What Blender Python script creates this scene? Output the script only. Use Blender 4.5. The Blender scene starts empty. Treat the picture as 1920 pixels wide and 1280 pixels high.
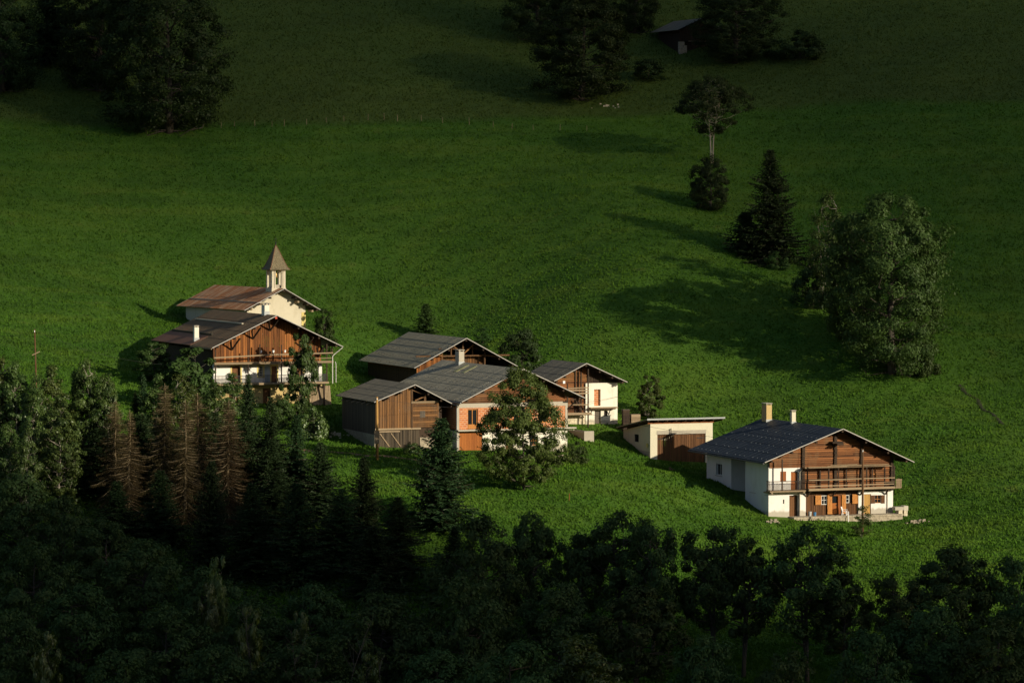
import bpy, math, random
import numpy as np
from mathutils import Vector, Matrix

S = bpy.context.scene
COL = S.collection
R = math.radians

# ------------------------------------------------------------------ camera
FPX = 6600.0                      # focal length in pixels of a 1920 px wide frame
PITCH = R(2.2)
cam = bpy.data.objects.new("camera", bpy.data.cameras.new("camera"))
COL.objects.link(cam)
cam.data.sensor_width = 36.0
cam.data.lens = 36.0 * FPX / 1920.0
cam.data.clip_start = 1.0
cam.data.clip_end = 20000.0
cam.rotation_euler = (math.pi / 2 - PITCH, 0, 0)
S.camera = cam

# ------------------------------------------------------------------ light
SUN_AZ, SUN_EL = R(39.0), R(17.2)         # azimuth measured from +X towards -Y
SUNV = Vector((math.cos(SUN_EL) * math.cos(SUN_AZ), -math.cos(SUN_EL) * math.sin(SUN_AZ), math.sin(SUN_EL)))
W = bpy.data.worlds.new("World")
S.world = W
W.use_nodes = True
wn = W.node_tree
sky = wn.nodes.new("ShaderNodeTexSky")
sky.sky_type = 'NISHITA'
sky.sun_disc = False
sky.sun_elevation = SUN_EL
sky.sun_rotation = math.pi / 2 + SUN_AZ
sky.altitude = 1200
sky.dust_density = 3.0
sky.ozone_density = 0.6
wn.links.new(sky.outputs[0], wn.nodes["Background"].inputs[0])
wn.nodes["Background"].inputs[1].default_value = 0.08
sl = bpy.data.lights.new("sun", 'SUN')
sl.energy = 5.0
sl.angle = R(0.53)
sl.color = (1.0, 0.89, 0.68)
sun = bpy.data.objects.new("sun", sl)
COL.objects.link(sun)
sun.rotation_euler = SUNV.to_track_quat('Z', 'Y').to_euler()
S.view_settings.view_transform = 'Standard'
S.view_settings.look = 'None'
S.view_settings.exposure = 0.25
S.view_settings.gamma = 1.0
S.cycles.max_bounces = 4
S.cycles.diffuse_bounces = 2
S.cycles.glossy_bounces = 2
S.cycles.transmission_bounces = 2
S.cycles.use_denoising = True

# ------------------------------------------------------------------ helpers
def clampi(v, a, b): return max(a, min(b, v))

FW = np.array([0, math.cos(PITCH), -math.sin(PITCH)])
UP = np.array([0, math.sin(PITCH), math.cos(PITCH)])
RT = np.array([1.0, 0, 0])
def ray(px, py): return FW + (px - 960) / FPX * RT + (640 - py) / FPX * UP
def at(px, py, Y):
    d = ray(px, py)
    return d * (Y / d[1])

def tag(o, label=None, cat=None, group=None, kind=None):
    if label: o["label"] = label
    if cat: o["category"] = cat
    if group: o["group"] = group
    if kind: o["kind"] = kind
    return o

def empty(name, loc, rz=0.0):
    o = bpy.data.objects.new(name, None)
    o.empty_display_size = 0.5
    COL.objects.link(o)
    o.location = loc
    o.rotation_euler = (0, 0, rz)
    return o

class MB:
    """collects quads with a tone per face and links them as one mesh object"""
    def __init__(self, seed=1):
        self.v = []; self.f = []; self.t = []; self.rng = random.Random(seed)
    def face(self, pts, tone=None):
        n = len(self.v); self.v.extend([tuple(p) for p in pts])
        self.f.append(tuple(range(n, n + len(pts))))
        self.t.append(self.rng.random() if tone is None else tone)
    def hexa(self, b, t, tone=None):
        """b, t: 4 bottom and 4 top points, counter-clockwise seen from above"""
        if tone is None: tone = self.rng.random()
        n = len(self.v); self.v.extend([tuple(p) for p in b] + [tuple(p) for p in t])
        for q in ((3, 2, 1, 0), (4, 5, 6, 7), (0, 1, 5, 4), (1, 2, 6, 5), (2, 3, 7, 6), (3, 0, 4, 7)):
            self.f.append(tuple(n + i for i in q)); self.t.append(tone)
    def box(self, x0, x1, y0, y1, z0, z1, tone=None):
        self.hexa([(x0, y0, z0), (x1, y0, z0), (x1, y1, z0), (x0, y1, z0)],
                  [(x0, y0, z1), (x1, y0, z1), (x1, y1, z1), (x0, y1, z1)], tone)
        return self
    def beam(self, p, q, w, h=None, tone=None):
        p, q = Vector(p), Vector(q); h = h or w
        d = (q - p).normalized()
        u = d.cross(Vector((0, 0, 1)))
        if u.length < 1e-3: u = d.cross(Vector((0, 1, 0)))
        u.normalize(); n = u.cross(d)
        o = [u * (a * w / 2) + n * (b * h / 2) for a, b in ((-1, -1), (1, -1), (1, 1), (-1, 1))]
        self.hexa([p + k for k in o], [q + k for k in o], tone)
        return self
    def tube(self, pts, radii, n=6, tone=None, cap=True):
        if tone is None: tone = self.rng.random()
        base = len(self.v); pts = [Vector(p) for p in pts]
        for i, p in enumerate(pts):
            d = (pts[min(i + 1, len(pts) - 1)] - pts[max(i - 1, 0)]).normalized()
            u = d.cross(Vector((0.3, 1, 0.1)));
            if u.length < 1e-3: u = d.cross(Vector((1, 0, 0)))
            u.normalize(); w = d.cross(u)
            for k in range(n):
                a = 2 * math.pi * k / n
                self.v.append(tuple(p + (u * math.cos(a) + w * math.sin(a)) * radii[i]))
        for i in range(len(pts) - 1):
            for k in range(n):
                a = base + i * n + k; b = base + i * n + (k + 1) % n
                self.f.append((a, b, b + n, a + n)); self.t.append(tone)
        if cap:
            self.f.append(tuple(base + (len(pts) - 1) * n + k for k in range(n))); self.t.append(tone)
            self.f.append(tuple(base + k for k in reversed(range(n)))); self.t.append(tone)
        return self
    def wall(self, x0, x1, z0, z1, y0, y1, holes, axis='x', tone=None):
        """thick upright wall with rectangular holes; axis 'x': runs along x at depth y0..y1; axis 'y': swapped"""
        xs = sorted({x0, x1, *[clampi(h[0], x0, x1) for h in holes], *[clampi(h[1], x0, x1) for h in holes]})
        zs = sorted({z0, z1, *[clampi(h[2], z0, z1) for h in holes], *[clampi(h[3], z0, z1) for h in holes]})
        def solid(i, j):
            if i < 0 or j < 0 or i >= len(xs) - 1 or j >= len(zs) - 1: return False
            cx, cz = (xs[i] + xs[i + 1]) / 2, (zs[j] + zs[j + 1]) / 2
            return not any(h[0] < cx < h[1] and h[2] < cz < h[3] for h in holes)
        P = (lambda a, b, c: (a, b, c)) if axis == 'x' else (lambda a, b, c: (b, a, c))
        t = 0.5 if tone is None else tone
        for i in range(len(xs) - 1):
            for j in range(len(zs) - 1):
                if not solid(i, j): continue
                a, b, c, d = xs[i], xs[i + 1], zs[j], zs[j + 1]
                self.face([P(a, y0, c), P(b, y0, c), P(b, y0, d), P(a, y0, d)], t)
                self.face([P(b, y1, c), P(a, y1, c), P(a, y1, d), P(b, y1, d)], t)
                if not solid(i - 1, j): self.face([P(a, y1, c), P(a, y0, c), P(a, y0, d), P(a, y1, d)], t)
                if not solid(i + 1, j): self.face([P(b, y0, c), P(b, y1, c), P(b, y1, d), P(b, y0, d)], t)
                if not solid(i, j - 1): self.face([P(a, y1, c), P(b, y1, c), P(b, y0, c), P(a, y0, c)], t)
                if not solid(i, j + 1): self.face([P(a, y0, d), P(b, y0, d), P(b, y1, d), P(a, y1, d)], t)
        return self
    def boards_v(self, x0, x1, zb, zt, y, w, th=0.06, jit=0.03, sag=0.0):
        """upright boards between x0 and x1, from zb to the height function zt(x)"""
        x = x0
        while x < x1 - 0.02:
            ww = min(w * self.rng.uniform(0.75, 1.25), x1 - x)
            a, b = x + 0.022, x + ww - 0.022
            yo = y - self.rng.uniform(0, jit); z0 = zb - self.rng.uniform(0, sag)
            ln = self.rng.uniform(-0.015, 0.015)
            self.hexa([(a, yo - th, z0), (b, yo - th, z0), (b, yo, z0), (a, yo, z0)],
                      [(a + ln, yo - th, zt(a)), (b + ln, yo - th, zt(b)), (b + ln, yo, zt(b)), (a + ln, yo, zt(a))])
            x += ww
        return self
    def boards_h(self, span, z0, z1, y, w, th=0.06, jit=0.03):
        """level boards; span(z) gives (x0, x1) for a height"""
        z = z0
        while z < z1 - 0.02:
            ww = min(w * self.rng.uniform(0.85, 1.15), z1 - z)
            a, b = span(z + ww)
            if b - a > 0.1:
                yo = y - self.rng.uniform(0, jit)
                cuts = [a, b] if (b - a) < 4.5 or self.rng.random() < 0.3 else [a, a + (b - a) * self.rng.uniform(0.3, 0.7), b]
                for p, q in zip(cuts[:-1], cuts[1:]):
                    self.box(p + 0.004, q - 0.004, yo - th, yo, z + 0.02, z + ww - 0.02)
            z += ww
        return self
    def pieces(self):
        """the separate solids in this builder, each as a builder of its own"""
        par = list(range(len(self.v)))
        def find(a):
            while par[a] != a: par[a] = par[par[a]]; a = par[a]
            return a
        for f in self.f:
            r = find(f[0])
            for k in f[1:]: par[find(k)] = r
        groups = {}
        for f, t in zip(self.f, self.t): groups.setdefault(find(f[0]), []).append((f, t))
        out = []
        for fs in groups.values():
            m = MB(); ix = {}
            for f, t in fs:
                for k in f:
                    if k not in ix: ix[k] = len(m.v); m.v.append(self.v[k])
                m.f.append(tuple(ix[k] for k in f)); m.t.append(t)
            out.append(m)
        return out
    def build(self, name, mat=None, parent=None, smooth=False):
        me = bpy.data.meshes.new(name)
        me.from_pydata(self.v, [], self.f)
        at_ = me.attributes.new("tone", 'FLOAT', 'FACE')
        at_.data.foreach_set("value", np.array(self.t, dtype=np.float32))
        if mat: me.materials.append(mat)
        if smooth: me.polygons.foreach_set("use_smooth", [True] * len(me.polygons))
        me.update()
        o = bpy.data.objects.new(name, me)
        COL.objects.link(o)
        if parent: o.parent = parent
        return o

def mesh_np(name, verts, quads, tone, mat, parent=None, n=4):
    """fast mesh from arrays: verts (N,3), faces (M,n) and one tone per face"""
    me = bpy.data.meshes.new(name)
    me.vertices.add(len(verts)); me.vertices.foreach_set("co", np.ascontiguousarray(verts, dtype=np.float32).ravel())
    m = len(quads)
    me.loops.add(m * n); me.loops.foreach_set("vertex_index", np.ascontiguousarray(quads, dtype=np.int32).ravel())
    me.polygons.add(m); me.polygons.foreach_set("loop_start", np.arange(0, m * n, n, dtype=np.int32))
    me.update(calc_edges=True)
    a = me.attributes.new("tone", 'FLOAT', 'FACE'); a.data.foreach_set("value", np.asarray(tone, dtype=np.float32))
    if mat: me.materials.append(mat)
    o = bpy.data.objects.new(name, me); COL.objects.link(o)
    if parent: o.parent = parent
    return o

# ------------------------------------------------------------------ materials
def new_mat(name):
    m = bpy.data.materials.new(name); m.use_nodes = True
    nt = m.node_tree; b = nt.nodes["Principled BSDF"]
    return m, nt, b

def nd(nt, typ, **kw):
    n = nt.nodes.new(typ)
    for k, v in kw.items(): setattr(n, k, v)
    return n

def mixc(nt, fac, a, b, mode='MIX'):
    n = nd(nt, "ShaderNodeMix", data_type='RGBA', blend_type=mode)
    for sock, val in ((n.inputs[0], fac), (n.inputs[6], a), (n.inputs[7], b)):
        if hasattr(val, "links") or isinstance(val, bpy.types.NodeSocket): nt.links.new(val, sock)
        elif isinstance(val, (tuple, list)): sock.default_value = (*val, 1.0) if len(val) == 3 else val
        else: sock.default_value = val
    return n.outputs[2]

def noise(nt, scale, stretch=(1, 1, 1), detail=4.0, rough=0.55, coord="Object"):
    tc = nd(nt, "ShaderNodeTexCoord"); mp = nd(nt, "ShaderNodeMapping")
    mp.inputs["Scale"].default_value = stretch
    nt.links.new(tc.outputs[coord], mp.inputs[0])
    n = nd(nt, "ShaderNodeTexNoise"); n.inputs["Scale"].default_value = scale
    n.inputs["Detail"].default_value = detail; n.inputs["Roughness"].default_value = rough
    nt.links.new(mp.outputs[0], n.inputs["Vector"])
    return n.outputs["Fac"]

def ramp(nt, sock, lo, hi):
    n = nd(nt, "ShaderNodeMapRange"); n.inputs[1].default_value = lo; n.inputs[2].default_value = hi
    nt.links.new(sock, n.inputs[0]); return n.outputs[0]

def attr(nt, name="tone"):
    n = nd(nt, "ShaderNodeAttribute"); n.attribute_name = name; return n.outputs["Fac"]

def mul(nt, a, b, op='MULTIPLY'):
    n = nd(nt, "ShaderNodeMath", operation=op)
    for s, v in zip(n.inputs, (a, b)):
        if isinstance(v, bpy.types.NodeSocket): nt.links.new(v, s)
        else: s.default_value = v
    return n.outputs[0]

def bump(nt, b, sock, strength, dist):
    n = nd(nt, "ShaderNodeBump"); n.inputs["Strength"].default_value = strength; n.inputs["Distance"].default_value = dist
    nt.links.new(sock, n.inputs["Height"]); nt.links.new(n.outputs[0], b.inputs["Normal"])

def m_wood(name, dark, light, stretch=(9, 9, 0.7), rough=0.8, grey=None, tonew=0.6):
    m, nt, b = new_mat(name)
    n1 = ramp(nt, noise(nt, 1.0, stretch, 6, 0.65), 0.32, 0.68)
    f = mul(nt, mul(nt, attr(nt), tonew), mul(nt, n1, 1 - tonew), 'ADD')
    c = mixc(nt, f, dark, light)
    if grey:
        g = ramp(nt, noise(nt, 0.8, (1, 1, 0.5), 5), 0.5, 0.75)
        c = mixc(nt, g, c, grey)
    nt.links.new(c, b.inputs["Base Color"]); b.inputs["Roughness"].default_value = rough
    b.inputs["Specular IOR Level"].default_value = 0.25
    bump(nt, b, n1, 0.4, 0.02)
    return m

def m_plaster(name, base, stain, amount=0.5, scale=0.9, foot=None):
    m, nt, b = new_mat(name)
    a = ramp(nt, noise(nt, scale, (1, 1, 0.45), 8, 0.65), 0.5, 0.8)
    fine = noise(nt, 9.0, (1, 1, 1), 5, 0.6)
    c = mixc(nt, mul(nt, a, amount), base, stain)
    c = mixc(nt, mul(nt, fine, 0.16), c, (0.25, 0.23, 0.2))
    if foot:                                  # splashed, dirty band at the foot of the wall
        tc = nd(nt, "ShaderNodeTexCoord"); sp = nd(nt, "ShaderNodeSeparateXYZ"); nt.links.new(tc.outputs["Object"], sp.inputs[0])
        z = mul(nt, sp.outputs[2], mul(nt, noise(nt, 2.2, (1, 1, 0.2), 5), 0.7), 'SUBTRACT')
        k = nd(nt, "ShaderNodeMapRange"); k.inputs[1].default_value = foot; k.inputs[2].default_value = foot - 0.25
        nt.links.new(z, k.inputs[0])
        c = mixc(nt, mul(nt, k.outputs[0], 0.75), c, (0.3, 0.26, 0.19))
    nt.links.new(c, b.inputs["Base Color"]); b.inputs["Roughness"].default_value = 0.9
    b.inputs["Specular IOR Level"].default_value = 0.2
    bump(nt, b, fine, 0.35, 0.03)
    return m

def m_metal_roof(name, c1, c2, seam=0.55, rust=None, rust_amt=0.5, rough=0.5, sheet=3.2):
    """painted sheet roof: fine ribs running down the slope, overlapping sheet rows, weathering"""
    m, nt, b = new_mat(name)
    tc = nd(nt, "ShaderNodeTexCoord"); sp = nd(nt, "ShaderNodeSeparateXYZ"); nt.links.new(tc.outputs["Object"], sp.inputs[0])
    n1 = ramp(nt, noise(nt, 0.35, (1, 1, 1), 7, 0.6), 0.3, 0.7)
    streak = ramp(nt, noise(nt, 1.0, (0.25, 3.0, 0.25), 6, 0.65), 0.35, 0.7)
    c = mixc(nt, mul(nt, n1, streak), c1, c2)
    if rust:
        r = ramp(nt, noise(nt, 0.9, (0.35, 2.4, 0.35), 8, 0.7), 0.62 - rust_amt * 0.35, 0.75 - rust_amt * 0.25)
        c = mixc(nt, r, c, rust)
        r2 = ramp(nt, noise(nt, 1.6, (0.3, 3.5, 0.3), 8, 0.75), 0.5, 0.64)
        c = mixc(nt, mul(nt, r2, 0.5 * rust_amt), c, tuple(k * 0.4 for k in rust))
    # sheets laid side by side differ a little
    fl = mul(nt, mul(nt, sp.outputs[1], 1 / seam), 0, 'FLOOR'); fx = mul(nt, mul(nt, sp.outputs[0], 1 / sheet), 0, 'FLOOR')
    cmb = nd(nt, "ShaderNodeCombineXYZ"); nt.links.new(fl, cmb.inputs[0]); nt.links.new(fx, cmb.inputs[1])
    wn_ = nd(nt, "ShaderNodeTexWhiteNoise"); nt.links.new(cmb.outputs[0], wn_.inputs["Vector"])
    c = mixc(nt, mul(nt, wn_.outputs["Value"], 0.14), c, tuple(min(1, k * 1.6) for k in c2))
    nt.links.new(c, b.inputs["Base Color"])
    tn = attr(nt)
    c2_ = mixc(nt, ramp(nt, tn, 0.55, 0.95), c, tuple(min(1, k * 2.0 + 0.03) for k in c2))
    c2_ = mixc(nt, ramp(nt, tn, 0.45, 0.05), c2_, tuple(k * 0.35 for k in c1))
    nt.links.new(c2_, b.inputs["Base Color"])
    b.inputs["Roughness"].default_value = rough; b.inputs["Specular IOR Level"].default_value = 0.15
    bump(nt, b, n1, 0.15, 0.05)
    return m

def m_plain(name, c, rough=0.7, var=0.25, scale=3.0, metal=0.0, spec=0.3):
    m, nt, b = new_mat(name)
    n1 = noise(nt, scale, (1, 1, 1), 6, 0.6)
    f = mul(nt, mul(nt, n1, attr(nt), 'ADD'), 0.5)
    col = mixc(nt, f, tuple(k * (1 - var) for k in c), tuple(min(1, k * (1 + var)) for k in c))
    nt.links.new(col, b.inputs["Base Color"]); b.inputs["Roughness"].default_value = rough
    b.inputs["Metallic"].default_value = metal; b.inputs["Specular IOR Level"].default_value = spec
    bump(nt, b, n1, 0.2, 0.02)
    return m

def m_glass(name):
    m, nt, b = new_mat(name)
    b.inputs["Base Color"].default_value = (0.012, 0.014, 0.016, 1); b.inputs["Roughness"].default_value = 0.12
    b.inputs["Specular IOR Level"].default_value = 0.6
    return m

def m_brick(name):
    m, nt, b = new_mat(name)
    tc = nd(nt, "ShaderNodeTexCoord"); sp = nd(nt, "ShaderNodeSeparateXYZ"); nt.links.new(tc.outputs["Object"], sp.inputs[0])
    cmb = nd(nt, "ShaderNodeCombineXYZ")
    nt.links.new(mul(nt, sp.outputs[0], sp.outputs[1], 'ADD'), cmb.inputs[0]); nt.links.new(sp.outputs[2], cmb.inputs[1])
    wob = nd(nt, "ShaderNodeVectorMath", operation='ADD'); nt.links.new(cmb.outputs[0], wob.inputs[0])
    nz = nd(nt, "ShaderNodeTexNoise"); nz.inputs["Scale"].default_value = 1.7; nt.links.new(tc.outputs["Object"], nz.inputs["Vector"])
    sc = nd(nt, "ShaderNodeVectorMath", operation='SCALE'); sc.inputs["Scale"].default_value = 0.08
    nt.links.new(nz.outputs["Color"], sc.inputs[0]); nt.links.new(sc.outputs[0], wob.inputs[1])
    br = nd(nt, "ShaderNodeTexBrick")
    br.inputs["Color1"].default_value = (0.36, 0.095, 0.025, 1); br.inputs["Color2"].default_value = (0.50, 0.17, 0.05, 1)
    br.inputs["Mortar"].default_value = (0.50, 0.36, 0.24, 1); br.inputs["Scale"].default_value = 1.0
    br.inputs["Mortar Size"].default_value = 0.028; br.inputs["Mortar Smooth"].default_value = 0.3
    br.inputs["Brick Width"].default_value = 0.52; br.inputs["Row Height"].default_value = 0.25
    nt.links.new(wob.outputs[0], br.inputs["Vector"])
    smear = ramp(nt, noise(nt, 2.6, (1, 1, 1), 6, 0.7), 0.6, 0.78)
    c = mixc(nt, mul(nt, smear, 0.75), br.outputs["Color"], (0.58, 0.46, 0.33))
    nt.links.new(c, b.inputs["Base Color"]); b.inputs["Roughness"].default_value = 0.9
    bump(nt, b, br.outputs["Fac"], -0.5, 0.03)
    return m

def m_stone(name, a=(0.34, 0.29, 0.21), d=(0.16, 0.13, 0.09), scale=2.6):
    m, nt, b = new_mat(name)
    tc = nd(nt, "ShaderNodeTexCoord"); vo = nd(nt, "ShaderNodeTexVoronoi"); vo.inputs["Scale"].default_value = scale
    nt.links.new(tc.outputs["Object"], vo.inputs["Vector"])
    g = nd(nt, "ShaderNodeRGBToBW"); nt.links.new(vo.outputs["Color"], g.inputs[0])
    c = mixc(nt, g.outputs[0], d, a)
    c = mixc(nt, ramp(nt, noise(nt, 5.0, (1, 1, 1), 6, 0.7), 0.35, 0.75), c, tuple(k * 1.25 for k in a))
    nt.links.new(c, b.inputs["Base Color"]); b.inputs["Roughness"].default_value = 0.95
    bump(nt, b, vo.outputs["Distance"], 0.8, 0.12)
    return m

def m_leaf(name, dark, light, trans=0.22, gloss=0.06, rough=0.45, hue=None):
    m, nt, b = new_mat(name)
    nt.nodes.remove(b)
    oi = nd(nt, "ShaderNodeObjectInfo")
    c = mixc(nt, attr(nt), dark, light)
    v = nd(nt, "ShaderNodeHueSaturation")
    nt.links.new(mul(nt, mul(nt, oi.outputs["Random"], 0.05), 0.475, 'ADD'), v.inputs["Hue"])
    nt.links.new(mul(nt, mul(nt, oi.outputs["Random"], 0.5), 0.75, 'ADD'), v.inputs["Value"])
    nt.links.new(c, v.inputs["Color"])
    df = nd(nt, "ShaderNodeBsdfDiffuse"); tr = nd(nt, "ShaderNodeBsdfTranslucent"); gl = nd(nt, "ShaderNodeBsdfGlossy")
    nt.links.new(v.outputs[0], df.inputs[0])
    br = mixc(nt, 0.5, v.outputs[0], (0.10, 0.16, 0.02)); nt.links.new(br, tr.inputs[0])
    gl.inputs["Roughness"].default_value = rough; gl.inputs[0].default_value = (0.75, 0.8, 0.7, 1)
    m1 = nd(nt, "ShaderNodeMixShader"); m1.inputs[0].default_value = trans
    nt.links.new(df.outputs[0], m1.inputs[1]); nt.links.new(tr.outputs[0], m1.inputs[2])
    m2 = nd(nt, "ShaderNodeMixShader"); m2.inputs[0].default_value = gloss
    nt.links.new(m1.outputs[0], m2.inputs[1]); nt.links.new(gl.outputs[0], m2.inputs[2])
    nt.links.new(m2.outputs[0], nt.nodes["Material Output"].inputs[0])
    return m

def grass_color(nt):
    tc = nd(nt, "ShaderNodeTexCoord")
    def nz(scale, detail, lo, hi, rough=0.6):
        n = nd(nt, "ShaderNodeTexNoise"); n.inputs["Scale"].default_value = scale; n.inputs["Detail"].default_value = detail
        n.inputs["Roughness"].default_value = rough
        nt.links.new(tc.outputs["Object"], n.inputs["Vector"]); return ramp(nt, n.outputs["Fac"], lo, hi)
    c = mixc(nt, nz(0.03, 5, 0.35, 0.68), (0.050, 0.122, 0.014), (0.082, 0.168, 0.018))
    c = mixc(nt, mul(nt, nz(0.11, 6, 0.46, 0.72), 0.6), c, (0.104, 0.164, 0.020))
    c = mixc(nt, mul(nt, nz(0.6, 5, 0.5, 0.72), 0.4), c, (0.036, 0.088, 0.012))
    c = mixc(nt, mul(nt, nz(0.25, 6, 0.62, 0.74), 0.5), c, (0.130, 0.146, 0.034))
    mp = nd(nt, "ShaderNodeMapping"); mp.inputs["Scale"].default_value = (0.035, 0.30, 0.30); nt.links.new(tc.outputs["Object"], mp.inputs[0])
    st = nd(nt, "ShaderNodeTexNoise"); st.inputs["Scale"].default_value = 1.0; st.inputs["Detail"].default_value = 6; nt.links.new(mp.outputs[0], st.inputs["Vector"])
    c = mixc(nt, mul(nt, ramp(nt, st.outputs["Fac"], 0.46, 0.68), 0.45), c, (0.040, 0.086, 0.012))
    c = mixc(nt, mul(nt, ramp(nt, st.outputs["Fac"], 0.46, 0.30), 0.35), c, (0.118, 0.172, 0.022))
    # the unmown, drier pasture above the fence line
    sp = nd(nt, "ShaderNodeSeparateXYZ"); nt.links.new(tc.outputs["Object"], sp.inputs[0])
    wob = nd(nt, "ShaderNodeTexNoise"); wob.inputs["Scale"].default_value = 0.05; nt.links.new(tc.outputs["Object"], wob.inputs["Vector"])
    yy = mul(nt, sp.outputs[1], mul(nt, wob.outputs["Fac"], 7.0), 'ADD')
    k = nd(nt, "ShaderNodeMapRange"); k.inputs[1].default_value = 556; k.inputs[2].default_value = 559
    nt.links.new(yy, k.inputs[0])
    c = mixc(nt, mul(nt, k.outputs[0], 0.6), c, (0.074, 0.084, 0.024))
    return c

def m_ground(name):
    m, nt, b = new_mat(name)
    c = grass_color(nt)
    c = mixc(nt, mul(nt, ramp(nt, noise(nt, 2.4, (1, 1, 1), 6, 0.7), 0.35, 0.65), 0.3), c, (0.038, 0.078, 0.012))
    nt.links.new(c, b.inputs["Base Color"]); b.inputs["Roughness"].default_value = 0.95
    b.inputs["Specular IOR Level"].default_value = 0.1
    bump(nt, b, noise(nt, 2.2, (1, 1, 1), 8, 0.75), 0.6, 0.25)
    return m

def m_tuft(name):
    m, nt, b = new_mat(name)
    c = grass_color(nt)
    v = nd(nt, "ShaderNodeHueSaturation"); nt.links.new(c, v.inputs["Color"])
    nt.links.new(mul(nt, mul(nt, attr(nt), 0.42), 0.79, 'ADD'), v.inputs["Value"])
    nt.nodes.remove(b)
    df = nd(nt, "ShaderNodeBsdfDiffuse"); tr = nd(nt, "ShaderNodeBsdfTranslucent")
    nt.links.new(v.outputs[0], df.inputs[0]); nt.links.new(v.outputs[0], tr.inputs[0])
    mx = nd(nt, "ShaderNodeMixShader"); mx.inputs[0].default_value = 0.3
    nt.links.new(df.outputs[0], mx.inputs[1]); nt.links.new(tr.outputs[0], mx.inputs[2])
    nt.links.new(mx.outputs[0], nt.nodes["Material Output"].inputs[0])
    return m

MT = {}
MT['ground'] = m_ground("meadow turf")
MT['tuft'] = m_tuft("meadow grass blades")
MT['shade_puffs'] = m_plain("cloud white", (0.85, 0.85, 0.85), 1.0, 0.03, 0.01, spec=0.0)
MT['shade_mountain'] = m_plain("forested rock", (0.03, 0.045, 0.03), 0.95, 0.4, 0.02)
MT['gully'] = m_plain("worn dark turf", (0.035, 0.040, 0.014), 0.95, 0.4, 2.0)
MT['earth'] = m_plain("bare earth", (0.16, 0.10, 0.055), 0.95, 0.4, 2.0)
MT['log'] = m_wood("weathered brown logs", (0.035, 0.013, 0.005), (0.29, 0.115, 0.040), (0.7, 9, 9), grey=(0.17, 0.095, 0.045), tonew=0.7)
MT['board_orange'] = m_wood("sunburnt orange boards", (0.034, 0.011, 0.004), (0.33, 0.122, 0.030), tonew=0.7)
MT['board_brown'] = m_wood("old brown boards", (0.024, 0.012, 0.006), (0.25, 0.120, 0.042), tonew=0.7, grey=(0.11, 0.072, 0.042))
MT['board_grey'] = m_wood("grey weathered boards", (0.05, 0.042, 0.034), (0.13, 0.105, 0.08))
MT['board_base'] = m_wood("dirty grey brown boards", (0.03, 0.024, 0.017), (0.10, 0.075, 0.048))
MT['wood_dark'] = m_wood("dark timber", (0.018, 0.011, 0.007), (0.055, 0.034, 0.020))
MT['wood_pale'] = m_wood("bleached timber", (0.15, 0.105, 0.06), (0.36, 0.27, 0.17), (0.8, 9, 9))
MT['wood_red'] = m_wood("varnished red brown wood", (0.17, 0.055, 0.016), (0.30, 0.10, 0.028))
MT['wood_honey'] = m_wood("varnished honey wood", (0.34, 0.14, 0.035), (0.50, 0.22, 0.06))
MT['door_orange'] = m_wood("orange plank door", (0.19, 0.058, 0.012), (0.34, 0.115, 0.024))
MT['door_brown'] = m_wood("brown plank door", (0.06, 0.026, 0.010), (0.16, 0.072, 0.028))
MT['pole'] = m_wood("golden pole wood", (0.28, 0.15, 0.04), (0.44, 0.26, 0.08))
MT['soffit'] = m_wood("dark roof boards", (0.012, 0.010, 0.008), (0.035, 0.026, 0.018), (9, 0.7, 0.7))  # near-black boards under the roof sheets
MT['white'] = m_plaster("white limewash", (0.72, 0.70, 0.66), (0.50, 0.46, 0.38), 0.55, foot=0.35)
MT['cream'] = m_plaster("cream render", (0.60, 0.56, 0.42), (0.42, 0.39, 0.28), 0.65)
MT['chapel'] = m_plaster("old chapel plaster", (0.64, 0.58, 0.44), (0.44, 0.38, 0.26), 0.8)
MT['white_old'] = m_plaster("flaking white plaster", (0.74, 0.70, 0.59), (0.48, 0.43, 0.33), 0.8, foot=0.5)
MT['ochre'] = m_plaster("ochre render", (0.48, 0.35, 0.15), (0.27, 0.19, 0.09), 0.9)
MT['yellow'] = m_plain("pale yellow paint", (0.62, 0.50, 0.18), 0.8, 0.15)
MT['bluegrey'] = m_plain("blue grey paint", (0.34, 0.38, 0.40), 0.8, 0.1)
MT['concrete'] = m_plain("rough concrete", (0.40, 0.36, 0.29), 0.95, 0.3, 2.0)
MT['brick'] = m_brick("hollow clay bricks")
MT['stone'] = m_stone("rubble stone")
MT['stone_pale'] = m_stone("pale rubble stone", (0.55, 0.48, 0.35), (0.28, 0.23, 0.15), 3.4)
MT['roof_navy'] = m_metal_roof("navy painted sheet roof", (0.026, 0.033, 0.042), (0.036, 0.044, 0.055), 0.62, rough=0.6, sheet=2.5)
MT['roof_grey'] = m_metal_roof("grey sheet roof", (0.25, 0.225, 0.155), (0.33, 0.30, 0.21), 0.55, sheet=2.2, rough=0.75)
MT['roof_grey2'] = m_metal_roof("mid grey sheet roof", (0.25, 0.228, 0.165), (0.34, 0.31, 0.23), 0.5, sheet=2.6, rough=0.75)
MT['roof_slate'] = m_metal_roof("dark slate grey sheet roof", (0.135, 0.122, 0.09), (0.20, 0.18, 0.135), 0.45, sheet=2.0, rough=0.75)
MT['roof_brown'] = m_metal_roof("brown grey sheet roof", (0.135, 0.094, 0.052), (0.18, 0.128, 0.073), 0.9, rust=(0.24, 0.095, 0.045), rust_amt=0.25, sheet=3.4, rough=0.75)
MT['roof_rust'] = m_metal_roof("rusted tin roof", (0.66, 0.52, 0.35), (0.55, 0.36, 0.20), 0.8, rust=(0.43, 0.13, 0.028), rust_amt=0.82, sheet=2.9, rough=0.75)
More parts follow.
